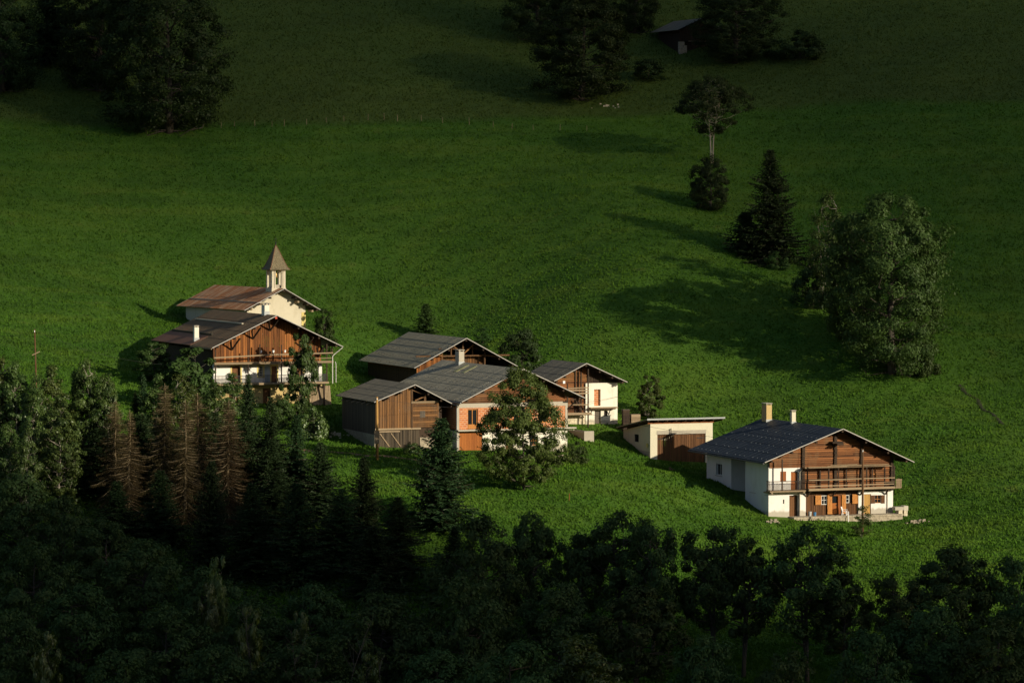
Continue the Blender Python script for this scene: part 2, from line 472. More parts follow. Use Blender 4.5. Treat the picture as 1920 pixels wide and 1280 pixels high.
MT['roof_red'] = m_metal_roof("dull red sheet roof", (0.20, 0.10, 0.06), (0.26, 0.13, 0.08), 0.8, sheet=3.0, rough=0.7)
MT['verge'] = m_plain("zinc edging", (0.36, 0.34, 0.31), 0.5, 0.2)
MT['verge_dark'] = m_plain("dark roof edging", (0.06, 0.065, 0.07), 0.5, 0.2)
MT['zinc'] = m_plain("zinc sheet", (0.34, 0.36, 0.36), 0.45, 0.3, 4.0)
MT['iron'] = m_plain("dark iron", (0.02, 0.02, 0.02), 0.6, 0.2)
MT['pipe'] = m_plain("pale downpipe", (0.55, 0.53, 0.48), 0.5, 0.1)
MT['glass'] = m_glass("dark window glass")
MT['skylight'] = m_plain("yellowed translucent sheet", (0.50, 0.46, 0.18), 0.5, 0.15)
MT['shingle'] = m_stone("lichened shingles", (0.20, 0.165, 0.095), (0.085, 0.068, 0.042), 7.0)
MT['plastic'] = m_plain("white plastic", (0.82, 0.82, 0.80), 0.4, 0.05)
MT['blue'] = m_plain("blue plastic", (0.05, 0.16, 0.30), 0.4, 0.1)
MT['greyp'] = m_plain("grey plastic", (0.40, 0.40, 0.38), 0.5, 0.1)
MT['bronze'] = m_plain("bronze bell", (0.20, 0.13, 0.05), 0.45, 0.2, 3, 0.8)
MT['redpaint'] = m_plain("red paint", (0.45, 0.06, 0.03), 0.6, 0.1)
MT['bark'] = m_wood("grey bark", (0.030, 0.026, 0.020), (0.10, 0.085, 0.065))
MT['bark_pale'] = m_wood("pale bark", (0.16, 0.14, 0.11), (0.36, 0.32, 0.26))
MT['bark_spruce'] = m_wood("spruce bark", (0.035, 0.026, 0.018), (0.09, 0.065, 0.045))
MT['bark_dead'] = m_wood("bare dead trunk", (0.16, 0.12, 0.065), (0.34, 0.26, 0.155))
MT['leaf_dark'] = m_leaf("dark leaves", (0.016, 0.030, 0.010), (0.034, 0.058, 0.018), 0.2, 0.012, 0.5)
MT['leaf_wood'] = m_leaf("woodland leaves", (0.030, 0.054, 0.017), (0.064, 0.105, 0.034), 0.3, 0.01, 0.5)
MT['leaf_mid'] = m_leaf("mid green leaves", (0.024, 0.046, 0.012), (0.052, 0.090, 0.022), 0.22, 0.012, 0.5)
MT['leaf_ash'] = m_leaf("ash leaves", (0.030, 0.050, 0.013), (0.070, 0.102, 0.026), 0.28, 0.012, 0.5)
MT['leaf_ashlit'] = m_leaf("airy ash leaves", (0.036, 0.056, 0.013), (0.090, 0.126, 0.030), 0.3, 0.012, 0.5)  # paler leaf colour for the one ash
MT['leaf_aspen'] = m_leaf("glossy aspen leaves", (0.020, 0.042, 0.011), (0.092, 0.130, 0.032), 0.25, 0.02, 0.4)
MT['leaf_light'] = m_leaf("light green leaves", (0.035, 0.075, 0.012), (0.095, 0.150, 0.030), 0.3)
MT['leaf_yellow'] = m_leaf("yellowing leaves", (0.045, 0.068, 0.007), (0.115, 0.135, 0.012), 0.3)
MT['leaf_spruce'] = m_leaf("spruce needles", (0.013, 0.026, 0.010), (0.030, 0.052, 0.019), 0.08, 0.01)
MT['leaf_dead'] = m_leaf("dead brown twigs", (0.034, 0.026, 0.013), (0.086, 0.064, 0.031), 0.1, 0.0)

# ------------------------------------------------------------------ the hillside
CTRL = [  # pixel x, pixel y, distance: where the ground is seen
 (1441,969,400),(1560,985,399),(1690,975,405),(1325,901,416.8),(1397,938,406),(1219,861,428),(1336,867,430.8),(1169,829,436),
 (1600,1080,379),(1441,1040,385),(1500,1180,356),(1750,1100,372),(1900,1000,392),(1850,860,420),(1850,700,450),(1750,965,404),(1700,840,426),
 (1097,799,440),(1158,792,441.7),(1250,770,448),(1095,822,430),(857,848,418),(1067,851,423),(985,918,397),(940,960,389),(1130,960,390),(1000,1000,382),(1242,881,409.4),(1335,920,405),(1250,942,399),(900,880,407),
 (704,836,416),(820,842,419),(642,800,428.8),(707,862,408),(650,900,400),(620,850,414),(400,757,432),(604,758,437.3),(645,745,439),
 (650,640,480),(655,684,474),(668,708,469),(700,722,460),(640,692,469),(730,705,466),(690,600,490),(572,612,470),(345,600,485),(250,640,464),(225,562,486),(100,650,458),(30,600,472),(80,690,446),(260,690,452),(760,600,488),(720,640,482),
 (700,400,520),(950,560,488),(1000,690,464),(890,640,478),(1150,650,464),(1100,740,453),(600,240,552),(1000,245,549),(340,250,551),(1100,190,562),(1165,385,508),(1180,515,479),(1300,560,471),
 (1450,492,488),(1690,695,449),(1335,305,530),(1330,395,508),(1550,590,467),(1900,290,531),(1900,550,476),(0,170,568),(1300,100,586),(960,0,608),(1600,100,577),(1900,0,602),(0,300,537),(0,0,612),
 (100,960,392),(300,1000,388),(560,1000,387),(700,1050,376),(900,1100,366),(1100,1200,352),(400,1280,348),(1000,1350,332),(1800,1300,338),(0,1300,346),(960,2000,262)]
cp = [at(*c) for c in CTRL]
for wx in (-230, 230):
    for wy, wz in ((200, -92), (300, -58), (350, -46), (400, -33), (450, -18), (500, -2), (550, 20), (600, 41), (800, 128)):
        cp.append((wx, wy, wz - (6 if wx > 0 else 0)))
for wx in (-90, 0, 90):
    cp.append((wx, 700, 86)); cp.append((wx, 900, 172)); cp.append((wx, 130, -112))
cp = np.array(cp)
SC = 100.0
def _phi(r2): return 0.5 * r2 * np.log(r2 + 1e-9)
def _fit(lam=0.004):
    X = cp[:, :2] / SC; n = len(X)
    K = _phi(((X[:, None] - X[None]) ** 2).sum(-1)) + lam * np.eye(n)
    P = np.c_[np.ones(n), X]
    A = np.block([[K, P], [P.T, np.zeros((3, 3))]])
    s = np.linalg.solve(A, np.r_[cp[:, 2], 0, 0, 0])
    return s[:n], s[n:]
TW, TA = _fit()
def ground_arr(x, y):
    x = np.asarray(x, float); y = np.asarray(y, float); out = np.empty(x.shape)
    xf, yf, of = x.ravel(), y.ravel(), out.ravel()
    for i in range(0, len(xf), 20000):
        q = np.c_[xf[i:i + 20000], yf[i:i + 20000]] / SC
        of[i:i + 20000] = TA[0] + q @ TA[1:] + _phi(((q[:, None] - (cp[:, :2] / SC)[None]) ** 2).sum(-1)) @ TW
    z = of.reshape(x.shape)
    # low swells and terracettes that any pasture has
    z = z + 0.22 * np.sin(x * 0.21 + 1.3 * np.sin(y * 0.07)) * np.sin(y * 0.16 + 0.9 * np.sin(x * 0.05)) \
          + 0.05 * np.sin(x * 0.53 + 2.1 * np.sin(y * 0.19)) * np.sin(y * 0.61 + 1.7 * np.sin(x * 0.23)) + 0.03 * np.sin(x * 1.3 + 1.9 * np.sin(y * 0.8))
    return z
def ground(x, y): return float(ground_arr(np.array([x]), np.array([y]))[0])
def gpix(px, py):
    """the point of the hillside seen at a pixel"""
    d = ray(px, py); Y = np.arange(250, 800, 1.0)
    pts = d[None] * (Y / d[1])[:, None]
    below = pts[:, 2] < ground_arr(pts[:, 0], pts[:, 1])
    i = int(np.argmax(below)) if below.any() else len(Y) - 1
    lo, hi = Y[max(i - 1, 0)], Y[i]
    for _ in range(18):
        m = (lo + hi) / 2; p = d * (m / d[1])
        if p[2] < ground(p[0], p[1]): hi = m
        else: lo = m
    p = d * (hi / d[1]); return np.array([p[0], p[1], ground(p[0], p[1])])

def axis(lo, a, b, hi, step, far):
    core = np.arange(a, b + 0.01, step)
    def out(start, end, sgn):
        v = []; s = step; p = start
        while (end - p) * sgn > 0:
            s = min(s * 1.25, far); p += s * sgn; v.append(p)
        return v
    return np.array(sorted(out(a, lo, -1) + list(core) + out(b, hi, 1)))
gx = axis(-420, -95, 95, 420, 1.0, 25); gy = axis(100, 330, 640, 1100, 1.0, 25)
GX, GY = np.meshgrid(gx, gy); GZ = ground_arr(GX, GY)
nx, ny = len(gx), len(gy)
idx = np.arange(nx * ny).reshape(ny, nx)
q = np.stack([idx[:-1, :-1], idx[:-1, 1:], idx[1:, 1:], idx[1:, :-1]], -1).reshape(-1, 4)
hill = mesh_np("hillside", np.c_[GX.ravel(), GY.ravel(), GZ.ravel()], q, np.full(len(q), 0.5), MT['ground'])
hill.data.polygons.foreach_set("use_smooth", np.ones(len(hill.data.polygons), bool))
tag(hill, "steep green pasture hillside", kind="structure")

# unseen ridge on the sunny side, outline shaped to shade the foreground wood
E1 = np.array([math.sin(SUN_AZ), math.cos(SUN_AZ)]); SH = np.array([math.cos(SUN_AZ), -math.sin(SUN_AZ)]); TE = math.tan(SUN_EL)
def shade_mountain(name, label, dist, prof, seed, rough):
    rng = np.random.default_rng(seed)
    A = np.concatenate([np.arange(prof[0][0], 200, 40.0), np.arange(200, 560, 4.0), np.arange(560, prof[-1][0] + 1, 40.0)])
    A = A[(A >= prof[0][0]) & (A <= prof[-1][0])]
    wv = np.interp(A, [p[0] for p in prof], [p[1] for p in prof])
    crest = wv + dist * TE + rough * (np.sin(A * 0.09 + seed) + 0.6 * np.sin(A * 0.23 + 2 * seed) + 0.5 * rng.normal(size=len(A)))
    offs = [(-1.3, -0.95), (-0.9, -0.6), (-0.5, -0.3), (-0.2, -0.1), (0, 0), (0.25, -0.12), (0.6, -0.4), (1.3, -0.95)]
    V = []
    for dq, dz in offs:
        hgt = np.maximum(crest + 200, 60)
        zz = crest + dz * hgt + (0 if dq == 0 else 1) * rng.normal(size=len(A)) * 6
        qq = dist + dq * hgt
        V.append(np.c_[E1[0] * A + SH[0] * qq, E1[1] * A + SH[1] * qq, zz])
    V = np.concatenate(V); n = len(A); ii = np.arange(len(offs) * n).reshape(len(offs), n)
    Q = np.stack([ii[:-1, :-1], ii[:-1, 1:], ii[1:, 1:], ii[1:, :-1]], -1).reshape(-1, 4)
    tag(mesh_np(name, V, Q, np.full(len(Q), 0.5), MT['shade_mountain']), label, kind="structure")
shade_mountain("shade_mountain", "unseen wooded ridge shaped to shade the foot of the slope", 1500,
         [(-1600, 260), (-400, 110), (150, 70), (262, 58), (281, 55), (290, 40), (298, 24), (308, 10), (322, -12), (360, -95), (460, -390)], 3, 1.0)

# unseen puffs added before the low sun, packed to dim upper and right slope
LIT = [  # where on the hillside (pixel) and how much of the sun the puffs should let through
 (150,640,1),(50,600,.92),(250,600,.95),(60,500,.6),(100,450,.5),(300,450,.52),(200,300,.32),(50,300,.22),(400,300,.36),(300,200,.25),(600,300,.4),(700,450,.56),(600,480,.62),
 (900,500,.66),(1000,600,.82),(900,400,.55),(900,300,.45),(700,230,.38),(700,150,.3),(500,50,.12),(800,50,.10),(1000,150,.2),(1100,300,.42),(1200,450,.62),(1150,550,.78),(1400,650,.88),
 (1250,350,.36),(1350,550,.62),(1500,450,.22),(1600,300,.08),(1700,200,.0),(1850,400,.05),(1850,600,.25),(1800,700,.45),(1850,800,.66),(1900,900,.8),(1850,950,.92),(1700,850,.9),(1600,780,.92),
 (1300,750,1),(1250,920,1),(1100,950,1),(700,560,.82),(1000,690,.95),(1300,60,0),(1850,100,0),(100,100,.1),(310,120,.15),(820,640,1),(1560,975,1),(1650,1050,1)]
def sun_aw(p): return p[0] * E1[0] + p[1] * E1[1], p[2] - (p[0] * SH[0] + p[1] * SH[1]) * TE
lit = np.array([(*sun_aw(gpix(a, b)), c if c > 0.9 else c * (0.72 + 0.28 * (c / 0.9) ** 2)) for a, b, c in LIT])
def through(a, w):
    d = (lit[:, 0] - a) ** 2 + (lit[:, 1] - w) ** 2 + 9.0
    k = d ** -2.0
    return float((k * lit[:, 2]).sum() / k.sum())
def shade_puffs(dist, rad):
    rg = random.Random(12); bm_ = []
    A0, A1, W0, W1 = 300.0, 600.0, 0.0, 290.0
    lat, lon = 4, 7; V = []; Q = []; cell = rad * 2.0; spots = []
    for a0 in np.arange(A0, A1, cell):
        for w0 in np.arange(W0, W1, cell):
            T = through(a0 + cell / 2, w0 + cell / 2)
            if T > 0.96: continue
            want = -math.log(max(T, 0.01)) * cell * cell / (0.86 * math.pi * rad * rad)
            for _ in range(int(want + rg.random())): spots.append((a0 + rg.uniform(0, cell), w0 + rg.uniform(0, cell)))
    for a, w in spots:
        q = dist + rg.uniform(-300, 300); r = rad * rg.uniform(0.75, 1.2)
        c = np.array([E1[0] * a + SH[0] * q, E1[1] * a + SH[1] * q, w + q * TE]); b = len(V)
        for i in range(lat + 1):
            th = math.pi * i / lat
            for j in range(lon):
                ph = 2 * math.pi * j / lon; rr = r * rg.uniform(0.9, 1.1)
                V.append(c + rr * np.array([math.sin(th) * math.cos(ph), math.sin(th) * math.sin(ph), math.cos(th)]))
        for i in range(lat):
            for j in range(lon): Q.append((b + i * lon + j, b + (i + 1) * lon + j, b + (i + 1) * lon + (j + 1) % lon, b + i * lon + (j + 1) % lon))
    o = mesh_np("shade_puffs", np.array(V), np.array(Q), np.full(len(Q), 0.5), MT['shade_puffs'])
    tag(o, "unseen puffs added before the sun to dim the slope", kind="structure")
shade_puffs(4500.0, 3.5)

# ------------------------------------------------------------------ buildings
SPLIT = {'balcony_post', 'bracket', 'strut', 'porch_post', 'vent_hole', 'hanging_pot', 'purlin_end', 'rafter', 'rafter_end', 'skylight',
         'snow_bar', 'hinge', 'sill', 'rail', 'step', 'terrace_x', 'beam', 'plinth', 'purlin', 'brace', 'downpipe', 'leaning_plank', 'verge_board', 'hip_strip', 'window_surround'}
class House:
    """local frame: x along the gable front to the right, y back into the building, z up"""
    def __init__(s, name, label, cat, px, py, Y, yaw, group=None):
        s.o = at(px, py, Y)
        s.root = tag(empty(name, s.o, R(yaw)), label, cat, group)
        s.ca, s.sa = math.cos(R(yaw)), math.sin(R(yaw))
    def world(s, x, y, z): return np.array([s.o[0] + s.ca * x - s.sa * y, s.o[1] + s.sa * x + s.ca * y, s.o[2] + z])
    def part(s, name, mb, mat, parent=None, smooth=False, label=None):
        if name in SPLIT:
            o = None
            for piece in mb.pieces(): o = piece.build(name, MT[mat], parent or s.root, smooth)
            return o
        o = mb.build(name, MT[mat] if isinstance(mat, str) else mat, parent or s.root, smooth)
        if label: o["label"] = label
        return o

def window(h, x0, x1, z0, z1, y=0.16, bars=(1, 1), frame='white', fw=0.06, name='window', side=False, pane='glass'):
    """frame with glazing bars and, as its child, the pane; side=True puts it in a wall that runs along y at x = y"""
    P = (lambda a, b, c: (b, a, c)) if side else (lambda a, b, c: (a, b, c))
    f = MB()
    def bx(a, b, c, d, e, g):
        p, q_ = P(a, c, e), P(b, d, g)
        f.box(min(p[0], q_[0]), max(p[0], q_[0]), min(p[1], q_[1]), max(p[1], q_[1]), e, g, 0.5)
    bx(x0, x1, y, y + 0.06, z0, z0 + fw); bx(x0, x1, y, y + 0.06, z1 - fw, z1)
    bx(x0, x0 + fw, y, y + 0.06, z0 + fw, z1 - fw); bx(x1 - fw, x1, y, y + 0.06, z0 + fw, z1 - fw)
    for i in range(1, bars[0] + 1):
        c = x0 + (x1 - x0) * i / (bars[0] + 1); bx(c - fw * .35, c + fw * .35, y + 0.005, y + 0.055, z0 + fw, z1 - fw)
    for i in range(1, bars[1] + 1):
        c = z0 + (z1 - z0) * i / (bars[1] + 1); bx(x0 + fw, x1 - fw, y + 0.01, y + 0.05, c - fw * .35, c + fw * .35)
    fo = h.part(name, f, frame)
    g = MB(); p, q_ = P(x0, y + 0.07, z0), P(x1, y + 0.09, z1)
    g.box(min(p[0], q_[0]), max(p[0], q_[0]), min(p[1], q_[1]), max(p[1], q_[1]), z0, z1)
    h.part('pane', g, pane, fo)
    return fo

def shutter(h, x0, x1, z0, z1, y, mat, name='shutter', brace=True):
    m = MB(7); n = max(2, int((x1 - x0) / 0.16)); w = (x1 - x0) / n
    for i in range(n): m.box(x0 + i * w + 0.004, x0 + (i + 1) * w - 0.004, y - 0.035, y, z0, z1)
    if brace:
        for zz in (z0 + (z1 - z0) * 0.15, z1 - (z1 - z0) * 0.15): m.box(x0 + 0.02, x1 - 0.02, y - 0.06, y - 0.037, zz - 0.05, zz + 0.05)
        m.beam((x0 + 0.06, y - 0.05, z0 + (z1 - z0) * 0.2), (x1 - 0.06, y - 0.05, z1 - (z1 - z0) * 0.2), 0.025, 0.08)
    return h.part(name, m, mat)

def plank_door(h, x0, x1, z0, z1, y, mat, name='door', w=0.2, handle=True):
    m = MB(5); n = max(2, int((x1 - x0) / w)); k = (x1 - x0) / n
    for i in range(n): m.box(x0 + i * k + 0.006, x0 + (i + 1) * k - 0.006, y, y + 0.06 + m.rng.uniform(0, 0.015), z0, z1)
    d = h.part(name, m, mat)
    if handle:
        hm = MB(); hm.box(x1 - 0.2, x1 - 0.12, y - 0.05, y - 0.002, z0 + 0.95, z0 + 1.1); h.part('handle', hm, 'iron', d)
    return d

def gable_roof(h, ridge, left, right, y0, y1, mat, th=0.1, seam=0.62, verge='verge', soffit='soffit', ribs=True, sheets=0, y1r=None, guards=0, gtone=0.05):
    """ridge, left, right: (x, z) of ridge and eaves; roof > soffit, verge boards, ridge cap"""
    (rx, rz) = ridge
    y1r = y1 if y1r is None else y1r
    m = MB(11); rng = random.Random(4)
    for (ex, ez), sgn in ((left, -1), (right, 1)):
        sl = Vector((ex - rx, 0, ez - rz)); L = sl.length; u = sl / L; n = Vector((-u.z * sgn, 0, u.x * sgn))
        if n.z < 0: n = -n
        def P(d, y, k): return Vector((rx, y, rz)) + u * d + n * k
        a, b, c, d_ = P(0, y0, 0), P(L, y0, 0), P(L, y1, 0), P(0, y1, 0)
        pts = [a, b, c, d_] if sgn > 0 else [b, a, d_, c]
        m.hexa([p - n * 0.05 for p in pts], pts, 0.5)
        if ribs:                                              # raised seams running down the slope
            y = y0 + seam
            while y < y1 - 0.1:
                p, q_ = P(0.05, y, 0.004), P(L - 0.02, y, 0.004)
                m.beam(p, q_, 0.045, 0.014, rng.choice((0.35, 0.5, 0.6, 0.66))); y += seam
        for i in range(1, sheets + 1):                        # overlaps of the sheet rows
            d1 = L * i / (sheets + 1)
            p, q_ = P(d1, y0 + 0.02, 0.004), P(d1, y1 - 0.02, 0.004); m.beam(p, q_, 0.05, 0.012, 0.32)
    if guards:                                                # small cleats in rows
        (ex, ez) = left; sl = Vector((ex - rx, 0, ez - rz)); L = sl.length; u = sl / L; n = Vector((-u.z, 0, u.x)); n = n if n.z > 0 else -n
        for i in range(guards):
            d1 = L * (0.30 + 0.64 * i / max(1, guards - 1)); y = y0 + 0.9 + (i % 2) * 0.62
            while y < y1 - 0.5:
                p = Vector((rx, y, rz)) + u * d1 + n * 0.03
                m.box(p.x - 0.035, p.x + 0.035, p.y - 0.05, p.y + 0.05, p.z - 0.03, p.z + 0.05, gtone); y += 1.24 * rng.choice((1, 1, 2))
    roof = h.part('roof', m, mat)
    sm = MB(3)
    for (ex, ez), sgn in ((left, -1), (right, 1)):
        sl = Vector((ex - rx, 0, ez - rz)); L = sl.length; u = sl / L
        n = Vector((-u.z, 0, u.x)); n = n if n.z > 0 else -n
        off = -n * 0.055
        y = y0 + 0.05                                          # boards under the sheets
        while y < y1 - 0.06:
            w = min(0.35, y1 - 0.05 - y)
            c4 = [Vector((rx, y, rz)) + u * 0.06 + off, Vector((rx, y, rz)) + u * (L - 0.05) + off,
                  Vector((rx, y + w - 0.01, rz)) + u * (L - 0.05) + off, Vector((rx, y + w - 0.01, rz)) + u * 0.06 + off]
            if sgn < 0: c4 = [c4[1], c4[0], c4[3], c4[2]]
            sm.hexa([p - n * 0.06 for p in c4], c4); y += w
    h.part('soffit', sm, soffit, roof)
    vb = MB(2)
    for (ex, ez) in (left, right):
        for yy in (y0 - 0.035,):
            vb.beam((rx, yy, rz - 0.02), (ex, yy, ez - 0.02), 0.05, 0.09, 0.5)
    h.part('verge_board', vb, verge, roof)
    pb = MB(9)                                                 # purlins carrying the overhang
    for (ex, ez) in (left, right):
        for k in (0.0, 0.33, 0.64, 0.9):
            x = rx + (ex - rx) * k; z = rz + (ez - rz) * k - 0.30
            if k == 0.0 and (ex, ez) == right: continue
            pb.box(x - 0.11, x + 0.11, y0 + 0.12, y0 + 3.0, z - 0.13, z + 0.10)
    h.part('purlin', pb, 'wood_dark', roof)
    return roof

def chimney(h, x0, x1, y0, y1, z0, z1, mat, cap='concrete', capmat=None, name='chimney', ledge=0.06):
    m = MB(2); m.box(x0, x1, y0, y1, z0, z1, 0.5)
    c = h.part(name, m, mat)
    k = MB(3); e = ledge
    for ax in (x0 + 0.03, x1 - 0.12):
        for ay in (y0 + 0.03, y1 - 0.12): k.box(ax, ax + 0.09, ay, ay + 0.09, z1, z1 + 0.16, 0.4)
    k.box(x0 - e, x1 + e, y0 - e, y1 + e, z1 + 0.16, z1 + 0.23, 0.6)
    h.part('chimney_cap', k, cap, c)
    f = MB(3); f.box(x0 - 0.05, x1 + 0.05, y0 - 0.05, y0 - 0.005, z0, z0 + 0.75, 0.6); h.part('flashing', f, 'zinc', c)
    return c

def zr(x, ridge, left, right):
    rx, rz = ridge
    ex, ez = left if x < rx else right
    return rz + (ez - rz) * (x - rx) / (ex - rx)

def railing(m, x0, x1, y, z0, z1, step=0.14, r=0.025, along='x'):
    P = (lambda a, b, c: (a, b, c)) if along == 'x' else (lambda a, b, c: (b, a, c))
    k = x0
    while k <= x1 + 1e-6:
        m.beam(P(k, y, z0), P(k, y, z1), r, r); k += step
    m.beam(P(x0, y, z1), P(x1, y, z1), 0.06, 0.06); m.beam(P(x0, y, z0 + 0.06), P(x1, y, z0 + 0.06), 0.045, 0.045)

# ---- the white and brown chalet on the right
def build_right():
    h = House("farmhouse", "white and log chalet with navy sheet roof and two long balconies", "house", 1441, 968.5, 400, 20)
    RG, LF, RT_ = (8.47, 9.97), (-1.3, 6.38), (17.5, 5.95)
    Wd, L = 15.7, 17.9
    top = lambda x: zr(x, RG, LF, RT_) - 0.16
    # plastered walls
    w = MB(1)
    w.wall(0, Wd, -0.9, 2.80, 0, 0.45, [(2.59, 3.71, -1, 2.37), (4.66, 11.3, -1, 3), (12.0, 12.89, -1, 2.25), (13.39, 14.17, 1.17, 2.09), (1.79, 1.97, 1.45, 1.93)])
    w.wall(0, 4.08, 2.80, 5.62, 0, 0.45, [(1.45, 2.18, 4.02, 5.13), (2.78, 3.66, 2.8, 5.07)])
    w.wall(0.45, 6.56, -1.0, top(0.2), 0, 0.4, [], 'y')
    w.wall(10.65, L, -0.5, top(0.2), 0, 0.4, [(13.35, 15.15, 3.72, 5.08)], 'y')
    w.box(0.4, 2.6, 6.3, 6.56, 0.2, top(0.3)); w.box(0.4, 2.6, 10.65, 10.9, 0.2, top(0.3)); w.box(2.6, 2.9, 6.3, 10.9, 0.2, top(2.7) - 0.05)
    w.box(Wd - 0.4, Wd, 0.45, L, -0.5, 3.0)
    h.part('wall', w, 'white')
    rec = MB(4); rec.box(0.1, 2.58, 6.58, 10.63, 0.3, 1.62); rec.box(-0.5, 0.08, 6.9, 10.3, 0.2, 1.35); h.part('step', rec, 'concrete')
    # timber back and right side
    b = MB(6); b.boards_v(0.45, Wd, 2.6, top, L, 0.35)
    for k in range(int((top(15.5) - 3.0) / 0.25)): b.box(Wd - 0.12, Wd - 0.02, 0.4, L - 0.1, 3.0 + k * 0.25 + 0.01, 3.0 + (k + 1) * 0.25 - 0.01)
    h.part('timber_wall', b, 'log')
    # log gable
    g = MB(12)
    def span(z):
        zz = z + 0.18
        xl = RG[0] + (LF[0] - RG[0]) * (RG[1] - zz) / (RG[1] - LF[1]); xr = RG[0] + (RT_[0] - RG[0]) * (RG[1] - zz) / (RG[1] - RT_[1])
        return (max(0.1 if z > 5.63 else 4.1, xl), min(15.6, xr))
    g.boards_h(span, 2.86, 9.75, 0.10, 0.235, 0.13, 0.035)
    h.part('log_gable', g, 'log')
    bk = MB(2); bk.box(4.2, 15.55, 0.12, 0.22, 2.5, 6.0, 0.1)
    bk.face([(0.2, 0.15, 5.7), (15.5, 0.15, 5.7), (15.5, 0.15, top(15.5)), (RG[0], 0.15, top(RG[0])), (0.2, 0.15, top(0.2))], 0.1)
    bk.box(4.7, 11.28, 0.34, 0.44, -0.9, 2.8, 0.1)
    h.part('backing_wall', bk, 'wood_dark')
    # corner posts and cross wall log ends
    for x0, z0, z1 in ((4.06, 3.0, 7.85), (8.13, 3.0, 9.3), (11.47, 3.0, 8.3), (15.3, 3.0, 6.6)):
        p = MB(int(x0)); z = z0
        while z < z1 - 0.1:
            j = p.rng.uniform(-0.03, 0.03); p.box(x0 + j, x0 + 0.36 + j, -0.24 - abs(j), -0.06, z, z + 0.21); z += 0.235
        h.part('log_end', p, 'wood_dark')
    p = MB(8); p.box(7.6, 8.95, -0.9, -0.1, 8.25, 8.42); p.box(7.9, 8.7, -1.5, -0.1, 8.08, 8.24)
    h.part('purlin_bracket', p, 'wood_dark')
    # ground floor boarding, beam
    f = MB(14); x = 4.66
    f.boards_v(4.66, 6.68, -0.2, lambda x: 2.5, 0.33, 0.24); f.boards_v(10.58, 11.3, -0.2, lambda x: 2.5, 0.33, 0.24)
    f.boards_v(6.68, 7.42, -0.2, lambda x: 1.18, 0.33, 0.2); f.boards_v(9.76, 10.58, -0.2, lambda x: 1.26, 0.33, 0.2); f.boards_v(7.4, 9.8, 2.22, lambda x: 2.5, 0.33, 0.3)
    h.part('boarding', f, 'door_brown')
    bm = MB(2); bm.box(4.67, 11.29, -0.12, 0.3, 2.52, 2.84); bm.box(11.31, 15.75, -0.06, -0.004, 2.62, 2.86); h.part('beam', bm, 'wood_dark')
    # openings, left block
    shutter(h, 1.45, 2.18, 4.02, 5.13, 0.03, 'wood_red', 'closed_shutter', False)
    plank_door(h, 2.80, 3.52, 2.95, 5.05, 0.12, 'wood_red', 'balcony_door')
    plank_door(h, 2.60, 3.58, -0.2, 2.36, 0.22, 'door_brown', 'cellar_door')
    s = MB(); s.box(1.80, 1.96, 0.2, 0.25, 1.46, 1.92); h.part('vent_slot', s, 'iron')
    # openings, middle
    window(h, 6.69, 7.40, 1.18, 2.22, 0.2, (1, 1), 'white'); shutter(h, 5.90, 6.66, 1.18, 2.26, 0.12, 'wood_honey')
    d = plank_door(h, 8.05, 8.73, 0.05, 1.32, 0.2, 'door_orange', 'front_door'); gm = MB(); gm.box(8.05, 8.73, 0.22, 0.24, 1.33, 2.15); h.part('door_window', gm, 'glass', d)
    fr = MB(); fr.box(8.73, 8.82, 0.0, 0.3, 0.05, 2.2); fr.box(8.0, 8.82, 0.0, 0.3, 2.16, 2.24); h.part('door_frame', fr, 'door_orange', d)
    shutter(h, 7.42, 8.0, 0.08, 2.26, 0.1, 'wood_honey', 'door_shutter'); shutter(h, 9.23, 9.76, 0.08, 2.25, 0.1, 'wood_honey', 'door_shutter')
    sd = MB(); sd.box(8.83, 9.22, 0.2, 0.26, 0.05, 2.2); h.part('door_panel', sd, 'wood_red')
    window(h, 9.78, 10.22, 1.29, 2.19, 0.2, (0, 1), 'white'); shutter(h, 10.57, 11.28, 1.18, 2.27, 0.12, 'wood_honey')
    plank_door(h, 12.02, 12.86, -0.1, 2.23, 0.1, 'pole', 'shed_door')
    window(h, 13.39, 14.17, 1.17, 2.09, 0.14, (1, 1), 'wood_honey'); shutter(h, 12.91, 13.37, 1.15, 2.1, -0.004, 'door_brown', 'shutter', False); shutter(h, 14.19, 14.64, 1.12, 2.08, -0.004, 'door_brown', 'shutter', False)
    window(h, 13.0, 13.5, 4.0, 4.6, -0.1, (0, 0), 'wood_honey', 0.09)
    window(h, 13.35, 15.15, 3.72, 5.08, 0.2, (1, 0), 'white', 0.07, side=True)
    sl = MB(); sl.box(-0.08, -0.003, 13.2, 15.3, 3.62, 3.70); sl.box(-0.05, -0.003, 3.6, 5.3, 2.40, 2.46); sl.box(-0.05, -0.003, 0.3, 1.1, 2.36, 2.43); h.part('sill', sl, 'concrete')
    # balconies
    bl = MB(21); bl.box(-0.35, 4.2, -1.15, -0.01, 2.86, 3.02); bl.box(-0.2, 0.0, -1.2, 1.0, 2.68, 2.84); bl.box(3.8, 4.0, -1.2, -0.01, 2.68, 2.84)
    bo = h.part('small_balcony', bl, 'wood_pale')
    rl = MB(22); railing(rl, -0.3, 4.2, -1.1, 3.04, 4.1, 0.155, 0.03); railing(rl, -1.1, -0.1, -0.3, 3.04, 4.1, 0.155, 0.03, 'y'); h.part('railing', rl, 'wood_dark', bo)
    pst = MB(23); pst.box(1.12, 1.26, -1.17, -1.04, 3.02, 6.6); h.part('balcony_post', pst, 'wood_dark', bo)
    mb = MB(24)
    for k in range(5): mb.box(4.5, 15.3, -1.2 + k * 0.24, -1.2 + k * 0.24 + 0.22, 3.05, 3.13)
    mb.box(4.45, 15.35, -1.27, -1.2, 2.92, 3.16); mb.box(4.5, 15.3, -1.12, -1.0, 2.86, 3.04)
